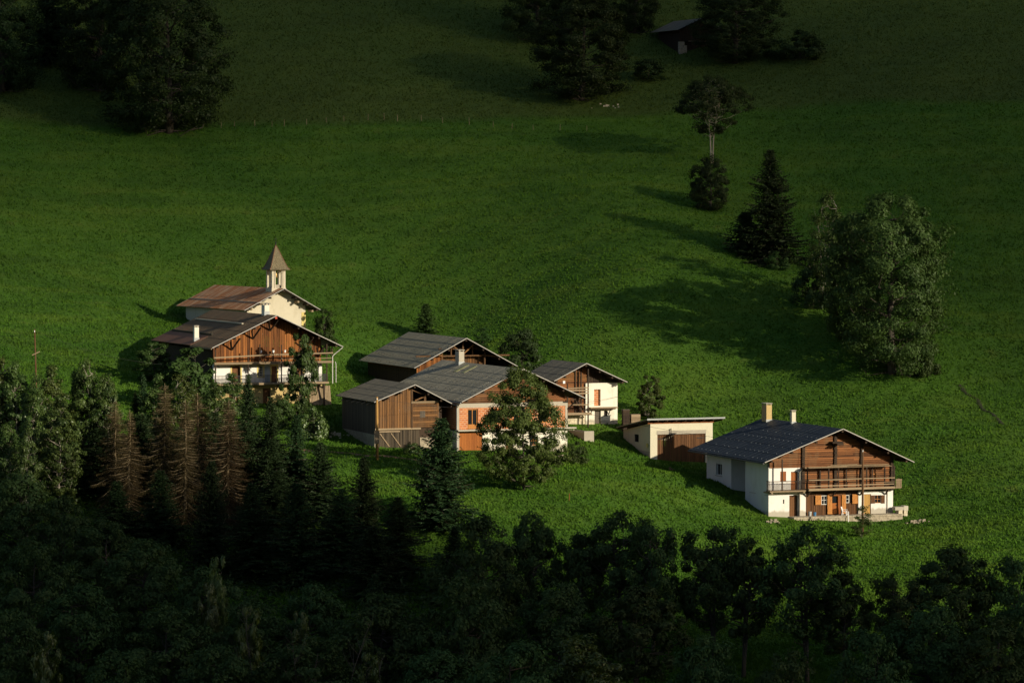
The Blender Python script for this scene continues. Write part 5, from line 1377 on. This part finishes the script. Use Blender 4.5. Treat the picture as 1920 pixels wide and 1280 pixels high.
# the aspens on the left
for px, top, w, Y, k, lab in (
    (-5, 668, 80, 404, 'asp1', "aspen cut by the left picture edge below the leaning pole"), (30, 676, 66, 402, 'asp2', "tall glossy aspen left of the leaning pole"),
    (95, 684, 84, 400, 'asp3', "glossy aspen right of the leaning pole"), (60, 700, 70, 397, 'asp1', "glossy aspen right below the leaning pole"),
    (168, 672, 74, 401, 'asp1', "tall pointed aspen standing apart before the lit meadow"), (148, 690, 44, 403, 'asp2', "narrow aspen half hidden by the tall pointed one"), (205, 700, 62, 399, 'asp2', "aspen with rounded shoulder next to the dead spruces"),
    (110, 742, 92, 391, 'asp3', "broad light leaved aspen in the front row over the dark broadleaf trees"), (20, 790, 70, 388, 'asp2', "short aspen low at the left edge"), (50, 800, 46, 385, 'asp1', "slim young aspen with a thin light tip"),
    (290, 700, 70, 404, 'asp3', "light leaved aspen behind the tallest dead spruce"), (345, 700, 84, 402, 'asp1', "light leaved aspen below the left eave of the large farmhouse"), (405, 715, 70, 403, 'asp2', "aspen in front of the white wall of the large farmhouse"), (440, 698, 70, 412, 'asp3', "aspen covering the left half of the lower balcony")):
    T_(k, 'aspen_tree', 'tree', lab, px, top, w * 1.2, Y, leaf='leaf_aspen', bark='bark_pale', group="aspens on the left of the wood")
# the shaded trees along the bottom
for px, top, w, Y, k, lf, lab in (
    (40, 885, 170, 378, 'dense1', 'leaf_wood', "broad dark broadleaf tree under the leftmost aspens"), (120, 930, 150, 372, 'dense2', 'leaf_wood', "rounded broadleaf tree below the broad light aspen"),
    (200, 970, 140, 368, 'dense3', 'leaf_wood', "dark broadleaf tree below the leftmost dead spruce"), (60, 1010, 170, 356, 'dense3', 'leaf_wood', "low wide tree at the left edge halfway down the wood"),
    (270, 1010, 170, 360, 'dense1', 'leaf_wood', "dark broadleaf tree below the tallest dead spruce"), (380, 1060, 150, 354, 'open1', 'leaf_wood', "broadleaf tree with yellow sprigs below the middle dead spruces"),
    (150, 1090, 200, 346, 'dense2', 'leaf_wood', "wide dark tree near the lower left corner"), (20, 1140, 170, 340, 'dense1', 'leaf_wood', "dark tree in the lower left corner"),
    (310, 1130, 190, 342, 'dense3', 'leaf_wood', "wide shaded tree at the bottom right of the corner tree"), (480, 1120, 170, 344, 'dense2', 'leaf_wood', "shaded tree with bare twigs at the bottom left of centre"),
    (580, 1090, 150, 346, 'open3', 'leaf_wood', "twiggy broadleaf tree between two shaded spruces at the bottom"), (725, 1110, 220, 339, 'dense1', 'leaf_wood', "rounded greener foreground tree with a smooth domed crown"),
    (590, 1190, 200, 330, 'dense3', 'leaf_wood', "low dark tree at the bottom left of the domed one"), (420, 1210, 200, 330, 'dense1', 'leaf_wood', "low dark tree along the bottom edge under the twiggy trees"), (230, 1215, 190, 330, 'dense2', 'leaf_wood', "low dark tree along the bottom edge under the wide shaded tree"),
    (905, 965, 150, 366, 'dense2', 'leaf_wood', "dark rounded tree leaning on the right side of the lone front spruce"), (880, 1075, 170, 350, 'dense3', 'leaf_wood', "dark tree filling the shade right of the domed tree"),
    (990, 958, 110, 369, 'open1', 'leaf_wood', "dark tree with lobed top below the airy ash"), (1085, 998, 96, 368, 'open3', 'leaf_wood', "lower dark tree between two taller lobed trees"),
    (1165, 956, 150, 367, 'open2', 'leaf_wood', "tall dark tree with double lobed top under the lit bank"), (1225, 975, 120, 362, 'open4', 'leaf_wood', "dark rounded tree close right of the double lobed one"),
    (1050, 1090, 170, 352, 'dense1', 'leaf_wood', "shaded tree in the second row below the lobed ones"), (1190, 1095, 160, 350, 'open3', 'leaf_wood', "shaded open tree in the second row under the double lobed tree"),
    (1340, 982, 130, 362, 'open4', 'leaf_wood', "dark tree with umbrella top left of the chalet's shrub"), (1395, 1005, 120, 360, 'open1', 'leaf_wood', "dark many stemmed tree with meadow showing between its stems"),
    (1515, 982, 160, 358, 'open2', 'leaf_wood', "forked dark tree straight below the right chalet"), (1585, 1070, 110, 357, 'open3', 'leaf_wood', "small dark tree hanging right from the forked one"),
    (1690, 1075, 110, 356, 'open4', 'leaf_wood', "dark tree left of the tall peak on the right"), (1790, 1022, 160, 358, 'open3', 'leaf_wood', "tall dark tree with a pointed peak on the right"),
    (1900, 1042, 150, 357, 'dense2', 'leaf_wood', "dark rounded tree at the right edge"), (1740, 1130, 190, 346, 'dense1', 'leaf_wood', "shaded tree in the second row below the pointed peak"), (1870, 1150, 190, 342, 'dense3', 'leaf_wood', "shaded tree in the lower right corner"),
    (1640, 1180, 160, 338, 'dense2', 'leaf_wood', "low shaded tree at the bottom between the forked tree and the corner"), (1480, 1215, 170, 334, 'dense3', 'leaf_wood', "low shaded tree at the bottom under the forked tree"),
    (1330, 1190, 150, 336, 'dense1', 'leaf_wood', "low shaded tree at the bottom under the many stemmed tree"), (1090, 1190, 150, 334, 'asp2', 'leaf_yellow', "pale yellowish leaved young tree at the bottom edge"), (1130, 1235, 130, 332, 'asp3', 'leaf_yellow', "second pale leaved young tree low at the bottom edge"), (960, 1200, 190, 332, 'dense2', 'leaf_wood', "low dark tree at the bottom left of the pale young tree"),
    (820, 1215, 190, 330, 'dense1', 'leaf_wood', "low dark tree at the bottom right of the domed tree")):
    T_(k, 'broadleaf_tree', 'tree', lab, px, top, w * (1.2 if px > 840 else 1.1), Y - (18 if px > 840 else 4), leaf=lf, group="broadleaf trees along the shaded foot of the slope")
for px, top, w, Y, lab in ((402, 1000, 44, 346, "young tree with yellowing sprigs below the middle dead spruce"), (388, 1050, 50, 344, "yellowing young tree just below another like it"), (466, 1092, 52, 336, "yellow sprigged young tree among the bare twigs at the bottom"),
    (560, 1105, 50, 336, "yellow sprigged young tree next to the domed foreground tree"), (690, 1180, 60, 328, "yellowing young tree against the domed foreground tree"), (90, 1140, 60, 332, "yellowing young tree near the lower left corner")):
    T_('small', 'broadleaf_tree', 'tree', lab, px, top + 40, w * 1.2, Y, leaf='leaf_yellow', group="yellowing young trees in the shaded wood")
def bare_sapling(label, px, top, Y, seed):
    rg = random.Random(seed); tp = at(px, top, Y); g = ground(tp[0], tp[1]); h = tp[2] - g; m = MB(seed)
    tx, ty = rg.uniform(-0.3, 0.5) * h * 0.5, rg.uniform(-0.2, 0.2)
    P = lambda f: Vector((tx * f * f, ty * f, h * f)); m.tube([P(f) for f in (0, 0.3, 0.6, 0.85, 1.0)], [0.07, 0.055, 0.04, 0.025, 0.01], 5)
    for _ in range(12):
        f = rg.uniform(0.35, 0.95); a = rg.uniform(0, 6.28); L = h * 0.28 * (1.15 - f); b = P(f)
        m.tube([b, b + Vector((math.cos(a) * L * 0.5, math.sin(a) * L * 0.5, L * 0.5)), b + Vector((math.cos(a) * L * 0.8, math.sin(a) * L * 0.8, L * 1.1))], [0.025, 0.018, 0.006], 4, cap=False)
    o = m.build('bare_sapling', MT['bark']); o.location = (tp[0], tp[1], g - 0.05); tag(o, label, 'sapling', "leafless saplings in the shaded wood")
for a_ in (("leafless pale sapling left of the yellow sprigged young tree", 478, 1130, 331, 1), ("leafless sapling leaning in front of the domed foreground tree", 640, 1150, 326, 2), ("forked leafless sapling low at the bottom left of the domed tree", 560, 1170, 324, 3), ("small leafless sapling at the bottom edge under the domed tree", 720, 1215, 322, 4)): bare_sapling(*a_)

# undergrowth between the trunks at the foot of the slope
rng = np.random.default_rng(77)
n = 150000
X = rng.uniform(-75, 80, n); Yv = rng.uniform(296, 410, n)
lim = np.interp(X, [-75, -45, -22, -12, 0, 8, 25, 80], [408, 404, 396, 378, 356, 334, 328, 330])
k = Yv < lim + rng.normal(size=n) * 3; X, Yv = X[k], Yv[k]
hh = rng.uniform(0, 1, len(X)) ** 1.2 * 3.0 * (0.45 + 0.45 * np.sin(X * 0.9) * np.sin(Yv * 0.8) + 0.2)
P = np.c_[X, Yv, ground_arr(X, Yv) + np.maximum(hh, 0.05)]
v, q_ = leaf_quads(P, unit(rng.normal(size=P.shape) + np.array([0, 0, 0.8])), rng.uniform(0.12, 0.32, len(P)), rng)
tag(mesh_np('undergrowth', v, q_, rng.uniform(0, 1, len(P)), MT['leaf_dark']), "dark leafy undergrowth", kind='stuff')

# meadow grass
n = 760000
u = rng.uniform(0, 1, n); Yv = 335 + (645 - 335) * u ** 1.4
X = rng.uniform(-1, 1, n) * (Yv * 960 / FPX + 14)
g = ground_arr(X, Yv)
lump = 0.5 + 0.5 * np.sin(X * 1.1 + 2 * np.sin(Yv * 0.5)) * np.sin(Yv * 1.3 + 1.5 * np.sin(X * 0.7))
hgt = rng.uniform(0.12, 0.34, n) * (0.6 + 0.6 * lump)
inside = np.zeros(n, bool)
for hs, (x0, x1, y0, y1) in ((HR, (-0.1, 16.3, -1.6, 18)), (HG, (0, 8.3, -0.4, 9)), (HW, (-4, 4.5, -0.2, 8.6)), (HB, (-0.1, 15.2, -0.8, 24.5)), (HBN, (0, 12, -1, 21.5)), (HS, (-0.2, 8.5, -0.3, 13.6)), (HF, (0, 14.2, -0.8, 24.5)), (HC, (0, 8.6, -0.1, 22))):
    dx, dy = X - hs.o[0], Yv - hs.o[1]; lx, ly = dx * hs.ca + dy * hs.sa, -dx * hs.sa + dy * hs.ca
    inside |= (lx > x0) & (lx < x1) & (ly > y0) & (ly < y1)
X, Yv, g, hgt = X[~inside], Yv[~inside], g[~inside], hgt[~inside]
n = len(X)
a = rng.uniform(0, 2 * math.pi, n); wd = rng.uniform(0.05, 0.16, n); ln = rng.normal(size=(n, 2)) * 0.5
b0 = np.c_[X - np.cos(a) * wd, Yv - np.sin(a) * wd, g - 0.02]; b1 = np.c_[X + np.cos(a) * wd, Yv + np.sin(a) * wd, g - 0.02]
t0 = np.c_[X + ln[:, 0] * hgt, Yv + ln[:, 1] * hgt, g + hgt]
v = np.stack([b0, b1, t0], 1).reshape(-1, 3)
tag(mesh_np('meadow_grass', v, np.arange(3 * n).reshape(n, 3), rng.uniform(0, 1, n), MT['tuft'], n=3), "short lush meadow grass", kind='stuff')

# ------------------------------------------------------------------ small things
def strip_path(name, label, pts, width, mat):
    P = np.array([gpix(*p) for p in pts]); s = np.linspace(0, 1, 60)
    k = np.linspace(0, 1, len(P)); C = np.c_[np.interp(s, k, P[:, 0]), np.interp(s, k, P[:, 1])]
    d = np.gradient(C, axis=0); d /= np.linalg.norm(d, axis=1, keepdims=True); nrm = np.c_[-d[:, 1], d[:, 0]]
    w = width * (0.8 + 0.35 * np.sin(s * 23) * np.sin(s * 9 + 1))
    rows = [C + nrm * (w * o)[:, None] for o in (-0.5, -0.17, 0.17, 0.5)]
    V = np.concatenate([np.c_[r, ground_arr(r[:, 0], r[:, 1]) + (0.10 if 0 < i < 3 else 0.03)] for i, r in enumerate(rows)])
    ii = np.arange(4 * 60).reshape(4, 60)
    Q = np.stack([ii[:-1, :-1], ii[:-1, 1:], ii[1:, 1:], ii[1:, :-1]], -1).reshape(-1, 4)
    tag(mesh_np(name, V, Q, np.full(len(Q), 0.5), MT[mat]), label, kind='structure')
strip_path('path', "trodden earth path", [(560, 842), (620, 847), (690, 855), (760, 860), (830, 868)], 0.9, 'earth')
strip_path('path', "eroded earth track", [(1800, 722), (1812, 738), (1832, 748), (1843, 768), (1862, 776), (1880, 796)], 0.6, 'gully')

def pole(label, base, top_z, r, mat, extras=None):
    root = tag(empty('utility_pole', base), label, 'pole')
    m = MB(3); h = top_z - base[2]; m.tube([(0, 0, -0.5), (0.02, 0, h * 0.5), (0, 0, h)], [r * 1.15, r, r * 0.8], 10); m.build('pole_shaft', MT[mat], root, True)
    if extras: extras(root, h)
    return root
def insul(root, h, z=0.3):
    m = MB(4); m.tube([(0.0, -0.12, h - z), (0.0, -0.12, h - z + 0.16)], [0.05, 0.05], 8); m.box(-0.03, 0.03, -0.12, 0.0, h - z - 0.06, h - z - 0.01); m.build('insulator', MT['plastic'], root)
def board(root, h):
    insul(root, h)
    m = MB(5); m.box(-0.28, 0.28, -0.2, -0.14, 1.9, 3.4); m.build('notice_board', MT['wood_pale'], root)
g = gpix(707, 862); t = at(709, 744, g[1]); P1 = pole("golden wooden utility pole with a board, before the little brown barn", g, t[2], 0.16, 'pole', board)
t = at(70, 617, 408); g = np.array([t[0], t[1], ground(t[0], t[1])])
def arm(root, h): 
    insul(root, h); m = MB(6); m.beam((-0.35, -0.1, h - 3.0), (0.55, -0.1, h - 2.6), 0.08, 0.1); m.build('crossarm', MT['wood_pale'], root)
P2 = pole("leaning looking bare pole rising out of the aspens on the left", g, t[2], 0.10, 'board_brown', arm); P2.rotation_euler = (0, R(-1.2), 0)
g = gpix(1617, 1002); t = at(1619.5, 841, g[1]); P3 = pole("brown wooden utility pole standing right in front of the log chalet", g, t[2], 0.12, 'board_brown', insul)

def wire(label, a, b, sag, r=0.014):
    a, b = np.array(a, float), np.array(b, float); m = MB(2); k = 24
    m.tube([tuple(a + (b - a) * i / (k - 1) - np.array([0, 0, 4 * sag * (i / (k - 1)) * (1 - i / (k - 1))])) for i in range(k)], [r] * k, 4)
    tag(m.build('wire', MT['iron']), label, 'cable')
top = lambda px, py, Y: at(px, py, Y)
wire("cable from the brick house across the garage to the chalet pole", HB.world(14.25, -0.05, 4.9), (P3.location.x, P3.location.y, t[2] - 0.2), 0.9)
wire("cable from the little barn's pole to the small white chalet", (P1.location.x, P1.location.y, at(709, 744, P1.location.y)[2] - 0.15), HW.world(4.42, -0.06, 3.6), 1.4)
wire("cable from the left pole to the large farmhouse", (P2.location.x, P2.location.y, at(70, 617, 408)[2] - 0.3), HF.world(-0.02, 5.0, 4.6), 1.2)
wire("cable leaving the left pole out of the picture", (P2.location.x, P2.location.y, at(70, 617, 408)[2] - 0.35), at(-80, 626, 412), 0.4)

# white garden chair
def chair(loc, rz):
    r = tag(empty('garden_chair', loc, rz), "white plastic garden chair on the terrace before the orange door", 'chair')
    m = MB(); m.box(-0.26, 0.26, -0.25, 0.25, 0.42, 0.46); m.build('seat', MT['plastic'], r)
    b = MB()
    for i in range(6):
        a = -0.24 + i * 0.085; b.hexa([(a, 0.24, 0.47), (a + 0.06, 0.24, 0.47), (a + 0.06, 0.27, 0.47), (a, 0.27, 0.47)], [(a, 0.36, 0.92), (a + 0.06, 0.36, 0.92), (a + 0.06, 0.39, 0.92), (a, 0.39, 0.92)])
    b.box(-0.26, 0.26, 0.355, 0.40, 0.90, 0.97); b.build('backrest', MT['plastic'], r)
    for sx in (-1, 1):
        for sy in (-1, 1):
            l = MB(); l.beam((sx * 0.23, sy * 0.22, 0.42), (sx * 0.27, sy * 0.27, 0.0), 0.05, 0.05); l.build('leg', MT['plastic'], r)
        a = MB(); a.beam((sx * 0.28, -0.22, 0.66), (sx * 0.28, 0.33, 0.68), 0.07, 0.03); a.beam((sx * 0.27, -0.2, 0.42), (sx * 0.28, -0.2, 0.66), 0.045, 0.04); a.build('armrest', MT['plastic'], r)
w_ = HR.world(9.15, -0.85, -0.02); chair(w_, R(70))
w_ = HR.world(9.2, -1.75, -1.0); m = MB(); m.tube([(0, 0, -0.3), (0, 0, 1.5)], [0.05, 0.05], 8); o = m.build('garden_stake', MT['plastic']); o.location = w_; tag(o, "white stake below the terrace edge by the garden chair", 'stake')
def bucket(label, loc, mat, r=0.16, h=0.34):
    root = tag(empty('bucket', loc), label, 'bucket'); m = MB(); n = 14
    m.tube([(0, 0, 0), (0, 0, h)], [r * 0.8, r], n, cap=False); m.tube([(0, 0, h), (0, 0, 0.03)], [r * 0.96, r * 0.76], n); m.build('pail', MT[mat], root, True)
    hd = MB(); hd.tube([(r * math.cos(a), 0.02, h + 0.0 + r * 0.25 * math.sin(a)) for a in np.linspace(0, math.pi, 9)], [0.008] * 9, 5); hd.build('handle', MT['iron'], root)
bucket("blue bucket on the terrace by the chalet's boarded wall", HR.world(5.62, -0.35, -0.02), 'blue', 0.2, 0.42); bucket("grey bucket beside the blue one on the terrace", HR.world(5.05, -0.3, -0.02), 'greyp', 0.2, 0.5)

def block_thing(name, label, cat, base, rz, builders):
    r = tag(empty(name, base, rz), label, cat)
    for nm, m, mat in builders: m.build(nm, MT[mat], r)
    return r
a = MB(); a.box(-0.75, 0.35, -0.4, 0.4, 0.38, 0.75, 0.3); b = MB(2); b.box(0.36, 0.9, -0.42, 0.42, 0.33, 0.85); c = MB(3); c.box(-0.3, 0.2, -0.4, 0.4, -0.3, 0.37); c.box(0.38, 0.8, -0.45, 0.3, -0.3, 0.32)
block_thing('stone_bench', "stone slab bench with block end at the right end of the terrace", 'bench', HR.world(16.2, -0.7, 0.0), R(20), [('slab', a, 'concrete'), ('end_block', b, 'concrete'), ('support', c, 'stone_pale')])
g = gpix(1094, 825); a = MB(); a.box(0, 1.15, 0, 5.2, -0.8, 0.15); a.box(0, 0.12, 0.0, 5.2, 0.15, 1.0); a.box(1.03, 1.15, 0.0, 5.2, 0.15, 1.0); a.box(0.12, 1.03, 5.08, 5.2, 0.15, 1.0); a.box(0.12, 1.03, 0.0, 0.12, 0.15, 1.0)
b = MB(); b.box(0.13, 1.02, 0.13, 5.07, 0.6, 0.7); c = MB(); c.box(-0.05, 1.25, -0.35, -0.01, -0.8, 1.12)
block_thing('water_trough', "long concrete water trough on the grass right of the brick house", 'trough', g, R(22), [('basin', a, 'concrete'), ('water', b, 'glass'), ('end_block', c, 'concrete')])
g = HG.world(1.3, 11.3, 0); g[2] = ground(g[0], g[1]); zt = at(1197, 768, g[1])[2] - g[2]
a = MB(4); 
for k in range(7): a.box(-0.45, 0.4, -0.4, -0.34, 0.2 + k * zt / 7.4, 0.2 + k * zt / 7.4 + zt / 8.5)
a.box(-0.42, 0.38, -0.33, 0.4, -0.3, zt); b = MB(5); b.box(-0.5, 0.45, -0.45, 0.45, zt, zt + 0.06)
block_thing('storage_crate', "dark slatted storage box sticking up behind the garage roof", 'crate', g, R(15), [('slatted_side', a, 'wood_dark'), ('lid', b, 'board_grey')])
g2 = HG.world(2.5, 11.2, 0); g2[2] = ground(g2[0], g2[1]); zt = at(1210, 776, g2[1])[2] - g2[2]; a = MB(6)
for k in range(6): a.box(-0.6 + 0.02 * (k % 2), 0.6, -0.4, 0.4, k * zt / 6, (k + 1) * zt / 6 - 0.02)
block_thing('plank_pile', "pale stack of planks beside the dark box behind the garage", 'planks', g2, R(15), [('stack', a, 'wood_pale')])

def heap(name, label, cat, px, py, n, r, seed, mat='stone', h=0.5):
    g = gpix(px, py); rg = random.Random(seed); root = tag(empty(name, g), label, cat)
    for _ in range(n):
        m = MB(seed); d = rg.uniform(0, r); an = rg.uniform(0, 6.28); s = rg.uniform(0.10, 0.22); x, y = d * math.cos(an) * 1.6, d * math.sin(an) * 0.7
        z = h * (1 - d / r) * rg.uniform(0.2, 0.9) + ground(g[0] + x, g[1] + y) - g[2]
        q_ = [(x + s * rg.uniform(0.7, 1.2) * a_, y + s * rg.uniform(0.7, 1.2) * b_) for a_, b_ in ((-1, -1), (1, -1), (1, 1), (-1, 1))]
        m.hexa([(a_, b_, z - s - 0.2) for a_, b_ in q_], [(x + (a_ - x) * 0.7, y + (b_ - y) * 0.7, z + s * rg.uniform(0.4, 0.8)) for a_, b_ in q_])
        m.build('stone', MT[mat], root)
heap('rubble_heap', "small heap of pale rubble at the chalet's front left corner", 'rubble', 1453, 979, 16, 0.7, 1)
heap('rubble_heap', "low heap of stones on the grass right of the terrace", 'rubble', 1720, 979, 18, 0.9, 2)
heap('rubble_heap', "heap of stones under the ash beside the brick house", 'rubble', 1048, 858, 22, 1.1, 3)
heap('rock_garden', "pale rocks among dry plants under the garden shrub", 'rocks', 605, 815, 40, 2.2, 4, 'stone_pale', 1.0)
heap('earth_clod', "patch of bare earth broken from the bank before the garage", 'earth', 1256, 882, 14, 0.6, 5, 'earth', 0.4)
heap('rubble_heap', "scattered pale stones under the tall dark tree below the hut", 'stones', 1140, 199, 14, 2.0, 6, 'stone_pale', 0.2)
g = gpix(1067, 938); m = MB(); m.tube([(0, 0, -0.3), (0.03, 0, 0.8)], [0.05, 0.045], 8); o = m.build('marker_stake', MT['wood_red']); o.location = g; tag(o, "short reddish stake on the grass right of the ash", 'stake')

# wire fence along the upper edge of the mown meadow
fp = [(415, 240), (440, 238), (478, 237), (510, 238), (533, 237), (575, 234), (612, 230), (645, 228), (690, 226), (720, 225), (745, 227), (790, 229), (830, 231), (880, 234), (925, 238), (960, 241), (1000, 244), (1050, 246), (1100, 246)]
G = [gpix(*p) for p in fp]
fr = tag(empty('pasture_fence', G[0]), "thin wire pasture fence with small wooden posts across the upper meadow", 'fence')
rg = random.Random(9); tops_ = []
for p in G:
    d = p - G[0]; hgt = rg.uniform(0.75, 1.15); m = MB(rg.randint(1, 99)); m.tube([(d[0], d[1], d[2] - 0.3), (d[0] + rg.uniform(-.05, .05), d[1], d[2] + hgt)], [0.04, 0.035], 6); m.build('post', MT['wood_pale'], fr); tops_.append((d[0], d[1], d[2] + hgt - 0.12))
m = MB(); m.tube(tops_, [0.006] * len(tops_), 4); m.build('fence_wire', MT['iron'], fr)
